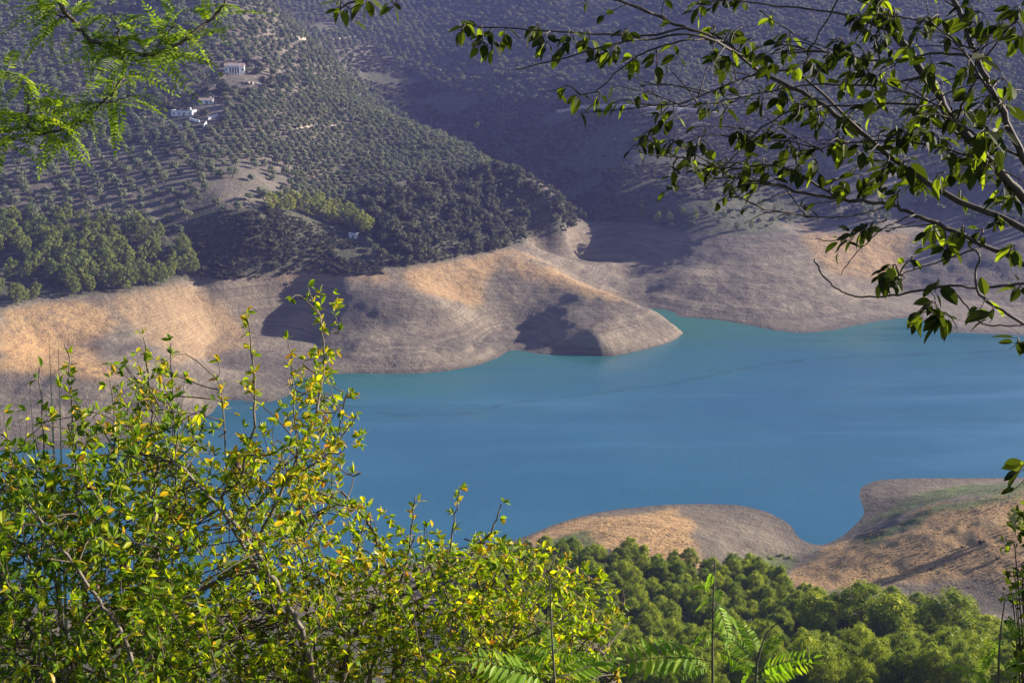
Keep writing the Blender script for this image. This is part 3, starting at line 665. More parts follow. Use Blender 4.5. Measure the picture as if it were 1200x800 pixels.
x, y = gridpts(20, 140, 180, 300, 1.9, .45); z = ground(x, y); q, w, s = seen(x, y, z, 40)
k = s & (inpoly(q, w, NEARP) | (w > 740)) & (RNG.random(x.shape) < .6)
mass('undergrowth', 'scrub', np.c_[x, y, z - .1][k], RNG.uniform(.4, .85, k.sum()), MAT_PINE2)
pts = [hit(*p, 300, 480) for p in ((872,662),(882,656),(893,660),(905,655),(915,651),(925,654),(890,668),(905,668),(868,655),(1040,600),(1060,594),(1085,586),(1110,580))]
for p in pts[:9]: plant('scrub', 'reed_clump', p, .55, "low bright green bush on the damp neck between mound and grass hill", 'shrub', "green bushes on the damp neck", mat=MAT_PINE2, sz=.7)
x, y = gridpts(20, 190, 250, 470, 1.5, .5); z = ground(x, y); q, w, s = seen(x, y, z, 20)
g_ = (inpoly(q, w, [(925,668),(1000,632),(1090,590),(1230,562),(1230,720),(1150,700),(1010,700),(930,690)]) | inpoly(q, w, [(600,640),(650,618),(780,602),(830,640),(850,664),(600,664)]))
k = s & g_ & (z > 1.5) & (fbm(x / 9, y / 9, 3, 71) > -.05)
MAT_DRY = leaf_mat("dry_grass", [(0, (.36, .25, .12)), (.6, (.50, .36, .17)), (1, (.42, .38, .18))], .5, .8, .1, (1, 1, 1))
mass('dry_grass', 'scrub', np.c_[x, y, z - .12][k], RNG.uniform(.12, .26, k.sum()), MAT_DRY, .8)
# ---- boulders and dead tufts on the bare shores: far too many to count
rb = MB(); rg = np.random.default_rng(5); cand = rg.uniform([-330, 330], [330, 860], (9000, 2)); cz = ground(cand[:, 0], cand[:, 1])
q, w, s = seen(cand[:, 0], cand[:, 1], cz)
k = s & (cz > .1) & (cz < 29) & (fbm(cand[:, 0] / 25, cand[:, 1] / 25, 3, 61) > .02)
for c, zz in zip(cand[k][:2600], cz[k][:2600]): ball(rb, (c[0], c[1], zz + .05), rg.uniform(.12, .42) * (1.6 if rg.random() < .06 else 1), rg, 0, .6, 5, 3)
tag(rb.obj('scattered_stones', plain_mat("stone", (.16, .14, .12), (.36, .32, .28), .8)), kind='stuff')

# ------------------------------------------------------------------ houses, hut, road and tracks
MW = plain_mat("whitewash", (.70, .70, .72), (.80, .80, .80), .6, .8); MTILE = plain_mat("roof_tiles", (.30, .22, .19), (.42, .30, .24), 2.5)
MDARK = plain_mat("dark_glass_and_shade", (.03, .035, .045), (.06, .065, .075), 1, .2); MGREY = plain_mat("grey_roof", (.40, .42, .47), (.52, .54, .58), 1.2); MWOOD = plain_mat("brown_door", (.08, .05, .03), (.14, .09, .05), 2)
def house(px, py, name, label, L, Wd, hh, rz, roof, porch=0, chim=True, wins=3):
    p = hit(px, py); o = empty(name, (p[0], p[1] + Wd / 2, p[2] - .3), label, 'house', None, rz)
    b = MB(); b.box((0, 0, hh / 2 - .5), (L, Wd, hh + 1.4)); b.obj('wall', MW, o)
    r = MB(); t = hh + .2
    if roof == 'flat':
        r.box((0, 0, t + .12), (L + .5, Wd + .5, .3))
        for sx in (-1, 1): r.box((sx * (L / 2 + .1), 0, t + .45), (.25, Wd + .45, .4))
        r.box((0, -Wd / 2 - .1, t + .45), (L, .25, .4)); rm = MGREY
    else:
        e = .45; l2, w2 = L / 2 + e, Wd / 2 + e; rh = Wd * .26
        r.add([(-l2, -w2, t), (l2, -w2, t), (l2, w2, t), (-l2, w2, t), (-l2, 0, t + rh), (l2, 0, t + rh)], [(0,1,5,4),(2,3,4,5),(1,2,5),(3,0,4),(3,2,1,0)]); rm = MTILE
    ro = r.obj('roof', rm, o)
    if chim:
        c = MB(); c.box((L * .3, Wd * .12, t + 1.0), (.8, .8, 2.2)); c.box((L * .3, Wd * .12, t + 2.2), (1.05, 1.05, .2)); c.obj('chimney', MW, ro)
    f = -Wd / 2
    for i in range(wins):
        xx = -L / 2 + L * (i + .5) / wins
        if porch and abs(xx) < porch / 2: continue
        wf = MB(); wf.box((xx, f - .05, hh * .55), (1.5, .14, 1.6)); wo = wf.obj('window', MW, o)
        gl = MB(); gl.box((xx, f - .10, hh * .55), (1.2, .10, 1.3)); gl.obj('pane', MDARK, wo)
    dm = MB(); dm.box((L * .08, f - .04, 1.1), (1.1, .12, 2.3)); dm.obj('door', MWOOD, o)
    if porch:                                   # arcade in front: two storeys of dark openings between white piers
        d = MB(); d.box((0, f - 2.9, hh + .25), (porch + .8, .5, .9)); d.box((0, f - 1.5, hh + .75), (porch + .8, 3.0, .2))
        for i in range(5):
            xx = -porch / 2 + porch * i / 4; d.box((xx, f - 2.9, hh / 2 - .6), (.55, .55, hh + 1.6))
        for i in range(4):                      # round arch heads
            xx = -porch / 2 + porch * (i + .5) / 4; w2 = porch / 8
            for k in range(6):
                a = math.pi * (k + .5) / 6; d.box((xx + math.cos(a) * w2 * .95, f - 2.92, hh - .95 + math.sin(a) * .8), (.5, .42, .45))
        d.obj('porch', MW, o); s_ = MB(); s_.box((0, f - .09, hh * .48), (porch, .1, hh * .8)); s_.obj('porch_shade_panel', MDARK, o)  # dark sheet along the back wall: the porch's shade put into its colour
    return o
house(274,86,'white_house',"upper white house with a dark arched porch below a tall tree",14.5,8,5.4,R(8),'gable',7.5,True,6)
house(214,136,'villa',"flat roofed blue white villa behind two dark cypresses",15,8,3.4,R(-8),'flat',0,True,4)
house(241,123,'cottage',"small tile roofed cottage behind the flat roofed villa",9.5,5.5,2.9,R(6),'gable',0,True,3)
house(414,280,'hut',"tiny pale hut under the end of the light green pine row",4.6,3.6,2.6,R(-10),'flat',0,False,1)
def wall_run(px0, py0, px1, py1, name, label, h, th=.35, mat=MW):
    a, b = hit(px0, py0), hit(px1, py1); o = MB(); n = 8
    top = [a + (b - a) * i / n for i in range(n + 1)]; d = (b - a); d[2] = 0; d /= np.linalg.norm(d); nn = np.array([-d[1], d[0], 0]) * th / 2
    for i in range(n):
        p0, p1 = top[i].copy(), top[i + 1].copy(); z0 = min(float(ground(p0[0], p0[1])), float(ground(p1[0], p1[1]))) - .3
        zt = max(p0[2], p1[2]) + h
        v = [(*(p + s * nn)[:2], zz) for p in (p0, p1) for s in (-1, 1) for zz in (z0, zt)]
        o.add(v, [(0,1,3,2),(4,6,7,5),(0,4,5,1),(2,3,7,6),(1,5,7,3),(0,2,6,4)])
    return tag(o.obj(name, mat), label, 'wall')
wall_run(244,141,255,137.5,'garden_wall',"bright white garden wall right of the villa's garden tree",1.9,.5)
wall_run(239,151,242,147,'gate_wall',"short white gate wall at the foot of the villa drive",2.4,.6)
wall_run(200,149,232,150,'patio_wall',"low white patio wall in front of the cypresses",1.0,.5)
wall_run(222,141,234,145,'stair_wall',"sloping white stair wall beside the villa's right end",1.6,.4)
wall_run(303,101,312,103,'terrace_wall',"low pale wall on the terrace track right of the arched house",1.4,.5)
def ribbon(pix, width, name, mat):
    P = np.array([hit(*p) for p in smooth_path(np.array(pix, float), 6)]); L = []; cl = np.linspace(-.5, .5, 4)
    for i in range(len(P)):
        t = P[min(i + 1, len(P) - 1)] - P[max(i - 1, 0)]; nn = np.array([-t[1], t[0], 0]); nn /= np.linalg.norm(nn)
        base = max(float(ground(P[i][0] + nn[0] * c * width, P[i][1] + nn[1] * c * width)) for c in cl)
        for c in cl: q_ = P[i] + nn * c * width; L.append((q_[0], q_[1], base + .12))
        for c in (cl[0], cl[-1]): q_ = P[i] + nn * c * (width + 1.2); L.append((q_[0], q_[1], base - 3.5))
    f = []
    for i in range(len(P) - 1):
        a, b = i * 6, i * 6 + 6
        for j in range(3): f.append((a + j, a + j + 1, b + j + 1, b + j))
        f.append((a + 4, a, b, b + 4)); f.append((a + 3, a + 5, b + 5, b + 3))
    o = MB(); o.add(L, f); return tag(o.obj(name, mat), kind='structure')
MROAD = plain_mat("dirt_road", (.36, .31, .26), (.46, .40, .34), .4); MTRACK = plain_mat("dirt_track", (.30, .25, .19), (.40, .33, .26), .4)
ribbon(ROAD_PX, 7.0, 'road', MROAD)
ribbon([(195,101),(230,101),(255,100)], 3.2, 'dirt_track', MTRACK); ribbon([(55,99),(80,98),(105,96)], 3.2, 'dirt_track', MTRACK)
ribbon([(345,150),(380,146),(415,150),(450,161)], 3, 'dirt_track', MTRACK); ribbon([(60,60),(110,64),(160,60),(205,66)], 3, 'dirt_track', MTRACK); ribbon([(330,40),(370,48),(420,42)], 3, 'dirt_track', MTRACK); ribbon([(285,97),(300,99),(318,106)], 4.5, 'dirt_track', MTRACK); ribbon([(290,122),(310,119),(335,115)], 3, 'dirt_track', MTRACK)

# ================================================================== foreground plants
def lens(L, W, fold=.18, curl=.15, tip=1.0, n=4):
    """a leaf blade along +Y, face up, folded at the midrib, tip curling down: verts, faces"""
    v = [(0, 0, 0)]; f = []
    for i in range(1, n):
        t = i / n; w = W / 2 * math.sin(math.pi * t ** (.8 * tip)) ** .8; zc = -curl * L * t * t
        v += [(-w, t * L, zc + fold * w), (0, t * L, zc), (w, t * L, zc + fold * w)]
    v.append((0, L, -curl * L)); e = len(v) - 1
    f += [(0, 2, 1), (0, 3, 2)]
    for i in range(n - 2):
        a = 1 + 3 * i; f += [(a, a + 1, a + 4, a + 3), (a + 1, a + 2, a + 5, a + 4)]
    a = 1 + 3 * (n - 2); f += [(a, a + 1, e), (a + 1, a + 2, e)]
    return np.array(v), f
def frame(d, up=(0, 0, 1), roll=0.0):
    d = Vector(d).normalized(); x = d.cross(Vector(up))
    if x.length < 1e-3: x = Vector((1, 0, 0))
    x.normalize(); z = x.cross(d); M = Matrix((x, d, z)).transposed()
    return M @ Matrix.Rotation(roll, 3, 'Y')
class Leaves:
    """collects leaf placements; the ones that show largest become single children, the others one joined child"""
    def __init__(s, kinds): s.kinds = kinds; s.items = []
    def put(s, k, pos, M, sc): s.items.append((k, Vector(pos), M, sc))
    def build(s, root, single, part, joined, maxn=300, inv=None):
        def key(it):
            q_, w_ = project(it[1].x, max(it[1].y, .1), it[1].z)
            return (it[3] / max(it[1].y, .3)) * (1 if -5 < q_ < 1205 and -5 < w_ < 805 else .001)
        it = sorted(s.items, key=key, reverse=True); base = root.matrix_basis.translation
        ms = []
        for n_, (v, f, mat) in enumerate(s.kinds):
            b = MB(); b.add(v, f); ms.append(b.mesh(single, [mat]))
        for k, p, M, sc in it[:maxn]:
            o = link(single, ms[k], part); m4 = M.to_4x4() @ Matrix.Scale(sc, 4); m4.translation = p - base; o.matrix_basis = m4
        if len(it) > maxn:
            mats = []; b = MB()
            for k, p, M, sc in it[maxn:]:
                v, f, mat = s.kinds[k]
                if mat not in mats: mats.append(mat)
                b.add(v @ (np.array(M).T * sc) + np.array(p - base), f, mats.index(mat))
            o = b.obj(joined, mats, part); tag(o, kind='stuff')
def wpath(pts, d=None, sub=5):
    return smooth_path([at_d(p[0], p[1], p[2] if len(p) > 2 else d) for p in pts], sub)
def rnd_unit(): 
    v = Vector((random.gauss(0, 1), random.gauss(0, 1), random.gauss(0, 1))); return v.normalized()

# ---- hackberry reaching in from the right
MAT_HB = leaf_mat("hackberry_leaf", [(0, (.026, .033, .009)), (.45, (.042, .052, .011)), (.72, (.085, .100, .017)), (1, (.26, .29, .035))], .5, .55, .25, (1.7, 1.9, .5), 60)
MAT_BR = bark_mat("hackberry_bark", (.030, .021, .016), (.095, .070, .055), 40)
hb_base = np.array([2.35, 3.2, float(ground(2.35, 3.2))])
hb = empty('hackberry_tree', tuple(hb_base), "leafy grey branched tree reaching in from the upper right with drooping pointed leaves", 'tree')
HB = [([(1330,420,3.1),(1262,310,3.05),(1200,234,3.0),(1160,190,3.0),(1120,141,3.05),(1085,90,3.1),(1050,40,3.15),(1030,10,3.2),(1005,-40,3.3)], 15, 9),
      ([(1330,420,3.1),(1262,330,3.15),(1200,268,3.2),(1124,236,3.25),(1056,192,3.3),(989,142,3.35),(940,108,3.4),(891,84,3.45),(848,48,3.5),(800,32,3.55),(760,14,3.6),(715,-4,3.65)], 11.5, 3),
      ([(1330,420,3.1),(1260,270,2.95),(1200,186,2.9),(1175,132,2.9),(1158,98,2.9),(1144,67,2.95),(1130,30,3.0),(1112,-20,3.05)], 12, 6),
      ([(1300,380,3.1),(1250,335,3.05),(1200,310,3.0),(1155,288,3.0),(1108,266,3.0),(1072,252,3.0),(1045,241,3.05),(985,233,3.1),(940,226,3.15),(905,215,3.2),(870,210,3.25)], 9, 3),
      ([(1300,380,3.1),(1260,400,2.9),(1200,379,2.8),(1171,362,2.8),(1148,345,2.85),(1143,320,2.9),(1148,300,2.9),(1135,288,2.95)], 6, 2.5),
      ([(1280,360,3.05),(1240,335,2.9),(1200,332,2.85),(1155,337,2.9),(1111,335,2.9),(1089,339,2.95),(1045,346,3.0),(1004,347,3.0),(982,339,3.0),(968,327,3.0),(957,310,3.0),(954,303,3.0)], 5, 2),
      ([(891,84,3.45),(817,36,3.4),(760,42,3.4),(722,41,3.4),(658,38,3.4),(600,33,3.4),(563,32,3.4),(532,31,3.4)], 4, 1.6),
      ([(870,66,3.45),(817,42,3.35),(760,46,3.35),(722,51,3.3),(652,70,3.3),(604,82,3.3)], 4, 1.6),
      ([(848,48,3.5),(807,47,3.4),(760,60,3.4),(737,73,3.4),(717,90,3.4),(700,106,3.4),(680,112,3.4)], 3, 1.5),
      ([(1010,155,3.3),(940,90,3.3),(900,84,3.3),(870,93,3.3),(832,108,3.3),(795,122,3.3),(744,122,3.3)], 4, 1.6),
      ([(832,108,3.3),(790,100,3.3),(760,98,3.3),(728,82,3.3)], 2, 1.3),
      ([(985,233,3.1),(918,196,3.1),(864,197,3.1),(834,195,3.1),(800,186,3.1),(775,176,3.1)], 4, 1.5),
      ([(1124,160,3.1),(1087,125,3.15),(1010,123,3.2),(935,128,3.2),(900,145,3.2),(867,176,3.2),(845,200,3.2),(826,222,3.2)], 4, 1.5),
      ([(1045,241,3.05),(1000,252,3.0),(960,255,3.0),(925,250,3.0),(890,245,3.0)], 2.5, 1.2),
      ([(1085,90,3.1),(1020,100,3.1),(950,100,3.1),(900,108,3.1),(850,118,3.1),(800,125,3.1)], 3.5, 1.5),
      ([(1072,252,3.0),(1045,262,2.95),(1025,275,2.95),(1000,300,2.95),(985,322,2.95)], 2.5, 1.2), ([(1040,258,3.0),(1005,272,2.95),(975,282,2.95),(955,280,2.95)], 2.5, 1.2),
      ([(1175,132,2.9),(1130,60,2.9),(1100,35,2.95),(1090,25,2.95)], 4, 2), ([(1144,67,2.95),(1095,62,3.0),(1060,70,3.05),(1010,70,3.1),(960,60,3.15),(925,62,3.2)], 4, 1.5),
      ([(1200,186,2.9),(1130,150,2.95),(1090,120,3.0),(1040,100,3.05),(1000,85,3.1)], 4, 1.5), ([(1160,190,3.0),(1100,172,3.0),(1040,165,3.05),(980,170,3.1),(930,185,3.1)], 4, 1.5),
      ([(1120,141,3.05),(1140,100,3.0),(1160,60,3.0),(1190,25,2.95),(1215,5,2.95)], 4, 2), ([(1155,288,3.0),(1120,300,2.95),(1090,310,2.95),(1060,320,2.95),(1045,330,2.95)], 3, 1.3),
      ([(1111,335,2.9),(1130,355,2.85),(1150,378,2.8),(1185,382,2.75),(1210,376,2.75)], 2.5, 2), ([(1089,339,2.95),(1095,350,2.95),(1100,370,2.95)], 2, 1), ([(1050,40,3.15),(1000,20,3.2),(960,12,3.25),(900,6,3.3),(850,0,3.3),(820,4,3.3)], 4, 1.5),
      ([(890,12,3.3),(930,40,3.3),(965,55,3.2)], 2, 1.2), ([(1000,-30,3.2),(965,30,3.2),(950,60,3.2),(942,80,3.2)], 3, 1.4), ([(520,-60,3.1),(480,-25,3.1),(440,-8,3.1),(410,4,3.1),(395,12,3.1)], 5, 2), ([(480,-25,3.1),(470,-5,3.1),(462,6,3.1)], 2.5, 1.5),
      ([(1262,310,3.05),(1230,350,2.8),(1205,395,2.75),(1190,402,2.75)], 2.5, 1.4), ([(1260,330,3.0),(1225,440,2.9),(1225,520,2.85),(1212,548,2.8)], 3, 1.2)]
tr = MB(); tr.tube(smooth_path([hb_base - np.array([0, 0, .3]), hb_base + (.1, 0, .5), at_d(1390, 520, 3.15), at_d(1330, 420, 3.1)], 4), [.06, .058, .055, .05, .048, .045, .042, .04, .036, .034, .03, .024, .02], 9)
base = Vector(hb_base); tr.v = [v - hb_base for v in tr.v]; tr.obj('trunk', MAT_BR, hb, True)
hbp = []
for pts, w0, w1 in HB:
    P = wpath(pts); k = len(P); b = MB(); wob = np.array([[random.gauss(0, .0022 if w0 > 6 else .0011) for _ in range(3)] for _ in range(k)])
    P = P + wob; rad = [(w0 + (w1 - w0) * (i / (k - 1)) ** .7) / 2 * P[i][1] / FPX * .88 for i in range(k)]
    b.tube(P - hb_base, rad, 8 if w0 > 8 else 6); b.obj('branch', MAT_BR, hb, True); hbp.append(P)
ALLP = np.concatenate(hbp)
hbl = Leaves([(*lens(1, .52, .3, c, 1.05, 5), MAT_HB) for c in (.10, .25, .02)])
CL = [(545,30,6),(566,48,5),(590,42,4),(576,58,6),(628,34,5),(640,52,6),(664,50,8),(690,48,6),(700,64,5),(655,104,3),(680,112,4),(702,118,4),(726,118,4),(717,58,5),(745,72,5),(735,36,5),(770,74,4),(795,62,3),
  (760,155,8),(775,146,8),(790,133,5),(745,170,4),(722,182,5),(790,165,5),(820,160,5),(810,185,5),(836,195,4),(790,212,5),(775,216,4),(820,8,4),(842,4,4),(870,0,5),(905,20,2),(925,42,2),(882,44,5),(850,74,5),(835,60,4),(920,55,4),(935,75,5),(905,74,4),(960,80,4),
  (975,60,4),(1000,60,6),(1010,20,6),(1030,15,6),(985,45,5),(1050,20,5),(1070,50,4),(960,138,4),(945,120,5),(915,110,4),(865,150,5),(880,165,5),(900,160,4),(925,163,5),(975,165,4),(1000,140,4),(985,100,5),(1025,110,4),(1050,75,4),(850,130,4),(830,123,4),
  (860,212,6),(880,205,6),(900,190,5),(930,200,4),(885,222,4),(960,195,5),(1010,205,5),(1030,213,5),(1040,195,4),(1070,212,4),(1070,148,7),(1085,140,7),(1060,158,6),(1100,158,5),(1120,136,2),(1150,123,4),(1180,95,4),(1150,65,3),(1195,48,4),(1170,28,5),
  (1140,10,5),(1190,8,6),(1100,18,4),(1090,90,4),(1120,198,4),(1170,188,3),(1150,165,3),(1180,130,4),(1145,200,4),(1000,278,5),(1012,268,4),(985,288,3),(1020,264,3),(1045,316,7),(1035,325,4),(1060,326,3),(1070,303,2),(1110,286,8),(1095,268,6),(1130,273,6),(1150,268,5),
  (1170,258,5),(1190,288,4),(1195,336,4),(1090,357,5),(1080,363,4),(1105,372,6),(1120,380,3),(1150,360,3),(1165,368,3),(1192,402,4),(1075,370,2),(1100,335,3),(400,8,5),(430,2,5),(462,6,4),(412,18,3),(688,0,3),(1196,550,4),(1198,565,3),(1205,545,4)] + [(random.uniform(985, 1215), random.uniform(-10, 235), random.choice((2, 3, 3, 4))) for _ in range(85)] + [(random.uniform(830, 1000), random.uniform(20, 200), 3) for _ in range(20)]
tw = MB()
for cx, cy, n_ in CL:
    qx, qy = project(ALLP[:, 0], ALLP[:, 1], ALLP[:, 2]); dpx = np.hypot(qx - cx, qy - cy); i = int(np.argmin(dpx)); a = Vector(ALLP[i])
    if dpx[i] > 34 and cx > 500: continue
    e = Vector(at_d(cx, cy, a.y + random.uniform(-.10, .10))); mid = (a + e) / 2 + rnd_unit() * .008 + Vector((0, 0, .012))
    tail = e + (e - a) * .25 + Vector((random.uniform(-.03, .0), 0, -.015))
    P = smooth_path([a, mid, e, tail], 3); tw.tube(P - hb_base, [.0022 - .0014 * j / (len(P) - 1) for j in range(len(P))], 4)
    n_ = int(n_ * 1.45 + .5)
    for j in range(n_):
        t = .25 + .65 * (j + random.random()) / n_; o_ = Vector(P[min(int(t * (len(P) - 1)), len(P) - 1)])
        d = Vector((random.gauss(-.25, .6), random.gauss(0, .5), random.gauss(-.62, .38))).normalized()
        s_ = random.uniform(.024, .049) * (1.35 if (cx > 1060 and random.random() < .25) else 1); st = o_ + d * .010
        tw.tube([o_ - base, st - base], [.0008, .0006], 3)
        hbl.put(random.randrange(3), st, frame(d, (0, 0, 1), random.uniform(-.9, .9)), s_)
for i in range(95):                     # bare fine twigs that fill the crown
    P0 = hbp[random.choice([0, 1, 1, 2, 3, 3, 9, 11, 12, 13, 14, 17, 18, 19, 20])]; a = Vector(P0[random.randrange(len(P0) // 3, len(P0))])
    d = Vector((random.gauss(-.5, .5), random.gauss(0, .35), abs(random.gauss(0, .4)) - .12)).normalized(); L_ = random.uniform(.06, .2)
    P = smooth_path([a, a + d * L_ * .5 + rnd_unit() * .012, a + d * L_ + Vector((0, 0, -.02)) + rnd_unit() * .02], 3)
    tw.tube(P - hb_base, [.0020 - .0013 * j / (len(P) - 1) for j in range(len(P))], 4)
    for j in range(random.choice((0, 1, 2, 2))):
        o_ = Vector(P[-1 - j]); dd = Vector((random.gauss(-.2, .6), random.gauss(0, .5), random.gauss(-.5, .4))).normalized()
        hbl.put(random.randrange(3), o_, frame(dd, (0, 0, 1), random.uniform(-.9, .9)), random.uniform(.022, .042))
tag(tw.obj('twigs', MAT_BR, hb, True), kind='stuff')
hbl.build(hb, 'leaf', hb, 'foliage')

# ---- feathery locust branch at the upper left
MAT_LO = leaf_mat("locust_leaflet", [(0, (.12, .21, .025)), (.6, (.20, .31, .035)), (1, (.36, .44, .06))], .5, .45, .4, (1.5, 1.5, .45))
MAT_LOB = bark_mat("locust_bark", (.05, .038, .030), (.12, .095, .08), 50)
def compound(L, pairs, ll, lw, curve, mats, rg, gap=.12):
    b = MB(); ax = []
    for i in range(pairs * 2 + 1):
        t = i / (pairs * 2); ax.append(np.array([0, t * L, -curve * L * t * t]))
    b.tube(ax, [L * .008 * (1 - .7 * i / len(ax)) for i in range(len(ax))], 3, 1)
    v, f = lens(1, lw / ll, .25, .12, 1.0, 4)
    for i in range(pairs):
        t = gap + (1 - gap) * (i + .3) / pairs; p = np.array([0, t * L, -curve * L * t * t]); s_ = ll * (1 - .45 * abs(2 * t - .95) ** 2) * rg.uniform(.85, 1.1)
        for sg in (-1, 1):
            M = np.array(frame((sg, .42 + rg.uniform(-.15, .15), rg.uniform(-.25, .12)), (0, 0, 1), rg.uniform(-.35, .35)))
            b.add(v @ (M.T * s_) + p, f, 0)
    M = np.array(frame((0, 1, -.4))); b.add(v @ (M.T * ll * .8) + ax[-1], f, 0)
    return b
rg = np.random.default_rng(3)
lo_base = np.array([-2.05, 2.9, float(ground(-2.05, 2.9))])
lo = empty('locust_tree', tuple(lo_base), "feathery bright green locust tree reaching in at the upper left", 'tree')
LOB = [([(-240,20,2.9),(-120,-40,2.9),(20,-40,2.9),(66,0,2.85),(82,22,2.85),(100,41,2.85),(117,52,2.85),(140,57,2.9),(172,66,2.9),(212,49,2.9),(250,21,2.95),(264,2,2.95),(270,-20,2.95)], 7, 3),
       ([(-240,20,2.9),(-180,120,2.85),(-80,145,2.8),(-20,142,2.75),(25,141,2.75),(45,157,2.75),(75,150,2.75),(100,134,2.8),(120,120,2.8),(140,100,2.8),(145,78,2.85),(143,58,2.9)], 5, 2.5),
       ([(25,141,2.75),(35,125,2.7),(28,100,2.7),(10,85,2.7)], 3, 1.4), ([(75,150,2.75),(60,140,2.75),(50,120,2.75)], 2, 1), ([(120,120,2.8),(135,118,2.8),(155,112,2.8)], 2, 1), ([(172,66,2.9),(185,55,2.9),(200,35,2.9),(205,28,2.9)], 2.5, 1.2),
       ([(82,22,2.85),(60,15,2.85),(40,5,2.85)], 2.5, 1.2), ([(140,57,2.9),(138,35,2.85),(130,12,2.85)], 2.5, 1.2), ([(-100,145,2.8),(-60,170,2.75),(-10,165,2.7),(20,160,2.7)], 3, 1.2)]
tb = MB(); tb.tube(smooth_path([lo_base - np.array([0, 0, .3]), lo_base + (0, 0, .9), at_d(-330, 180, 2.9), at_d(-240, 20, 2.9), at_d(-200, -200, 2.95)], 4), [.05] * 17, 8); tb.v = [v - lo_base for v in tb.v]; tb.obj('trunk', MAT_LOB, lo, True)
lop = []
for pts, w0, w1 in LOB:
    P = wpath(pts); k = len(P); P = P + np.array([[random.gauss(0, .002) for _ in range(3)] for _ in range(k)]); b = MB()
    b.tube(P - lo_base, [(w0 + (w1 - w0) * i / (k - 1)) / 2 * P[i][1] / FPX for i in range(k)], 6); b.obj('branch', MAT_LOB, lo, True); lop.append(P)
FR = [compound(1, 12, .165, .062, c, None, rg).mesh('frond', [MAT_LO, MAT_LOB]) for c in (.15, .35, .6, .25)]
lob = Vector(lo_base)
def frond_at(p, d, s_, roll):
    o = link('frond', random.choice(FR), lo); m4 = frame(d, (0, 0, 1), roll).to_4x4() @ Matrix.Scale(s_, 4); m4.translation = Vector(p) - lob; o.matrix_basis = m4
for bi, P in enumerate(lop):
    qx, qy = project(P[:, 0], P[:, 1], P[:, 2]); idx = [i for i in range(len(P)) if -60 < qx[i] < 300 and -60 < qy[i] < 190]
    nf = int(len(idx) * (.95 if bi < 2 else 1.2))
    for j in range(nf):
        i = idx[int(len(idx) * (j + random.random()) / nf)]
        d = Vector((random.gauss(.05, .75), random.gauss(-.05, .5), random.gauss(.12, .42))).normalized()
        frond_at(P[i], d, random.uniform(.07, .125), random.uniform(-.7, .7))
for cx, cy in ((15,110),(5,125),(20,150),(-5,150),(10,168),(35,165),(30,105),(60,112),(50,130),(95,155),(110,145),(90,30),(60,20),(110,25),(130,40),(150,35),(190,75),(175,85),(160,90),(230,60),(215,35),(240,20),(256,35),(275,15),(130,75),(120,90),(20,130),(0,100),(65,170),(85,165),(230,30),(100,10),(40,10),(75,5)):
    i = int(np.argmin([min(np.hypot(*(np.array(project(*p)) - (cx, cy))) for p in P) for P in lop])); P = lop[i]; j = int(np.argmin([np.hypot(*(np.array(project(*p)) - (cx, cy))) for p in P]))
    e = Vector(at_d(cx, cy, P[j][1] + random.uniform(-.12, .12))); d = e - Vector(P[j])
    if d.length < .02: d = Vector((random.gauss(0, 1), 0, -.5)).normalized() * .05
    frond_at(P[j], d.normalized() + Vector((0, 0, .2)), max(.075, min(.135, d.length * 1.6)), random.uniform(-.6, .6))

# ---- pomegranate shrubs, lower left
PG = [(0, (.12, .21, .012)), (.45, (.21, .32, .018)), (.8, (.34, .43, .026)), (1, (.50, .52, .035))]
MAT_PG = leaf_mat("pomegranate_leaf", PG, .58, .5, .35, (1.6, 1.45, .35))
MAT_PGD = leaf_mat("pomegranate_leaf_dark", [(0, (.060, .118, .012)), (.6, (.10, .18, .016)), (1, (.17, .25, .02))], .45, .5, .35, (1.6, 1.6, .4))
MAT_PGY = leaf_mat("pomegranate_leaf_yellow", [(0, (.42, .40, .035)), (.6, (.58, .46, .035)), (.9, (.58, .36, .03)), (1, (.50, .24, .04))], .5, .4, .4, (1.2, 1.1, .5))
MAT_PGB = bark_mat("pomegranate_bark", (.075, .058, .045), (.24, .20, .165), 45)
MAT_PGT = bark_mat("pomegranate_twig", (.035, .026, .018), (.12, .085, .06), 60)
MAT_FRUIT = plain_mat("dried_fruit", (.05, .025, .018), (.11, .05, .03), 40, .6)
ENV = [(-40,500),(0,480),(40,425),(95,405),(160,395),(200,405),(235,430),(262,440),(280,372),(296,378),(312,425),(345,400),(365,340),(390,342),(410,405),(405,470),(432,492),(425,520),(400,548),(425,572),(450,598),(485,578),(500,595),(538,572),(552,592),(585,588),(592,612),(585,640),(620,640),(668,652),(690,660),(720,690),(735,715),(722,740),(700,790),(690,830),(690,1000),(-60,1000)]
_e = sorted(p for p in ENV if p[1] < 720 and p[0] < 736); ENVX = [p[0] for p in _e]; ENVY = [p[1] for p in _e]
def dens(px, py):
    """how thick the shrub stands at a place: thin towards the outer shoots, gaps where the lake shows"""
    tp = np.interp(px, ENVX, ENVY); v = min(1, max(.10, (py - tp - 20) / 165)) if py < 640 else 1
    for gx, gy, rx, ry, k_ in ((232,648,34,42,.9),(140,600,60,35,.45),(330,500,25,60,.55),(430,560,25,30,.7),(255,500,30,40,.65),(60,480,40,60,.7),(130,470,40,50,.6),(300,450,60,60,.7),(190,560,30,40,.5),(395,610,28,40,.4),(640,720,50,50,.35),(250,600,40,35,.6),(680,770,45,30,.5)):
        v *= 1 - k_ * math.exp(-((px - gx) / rx) ** 2 - ((py - gy) / ry) ** 2)
    return v
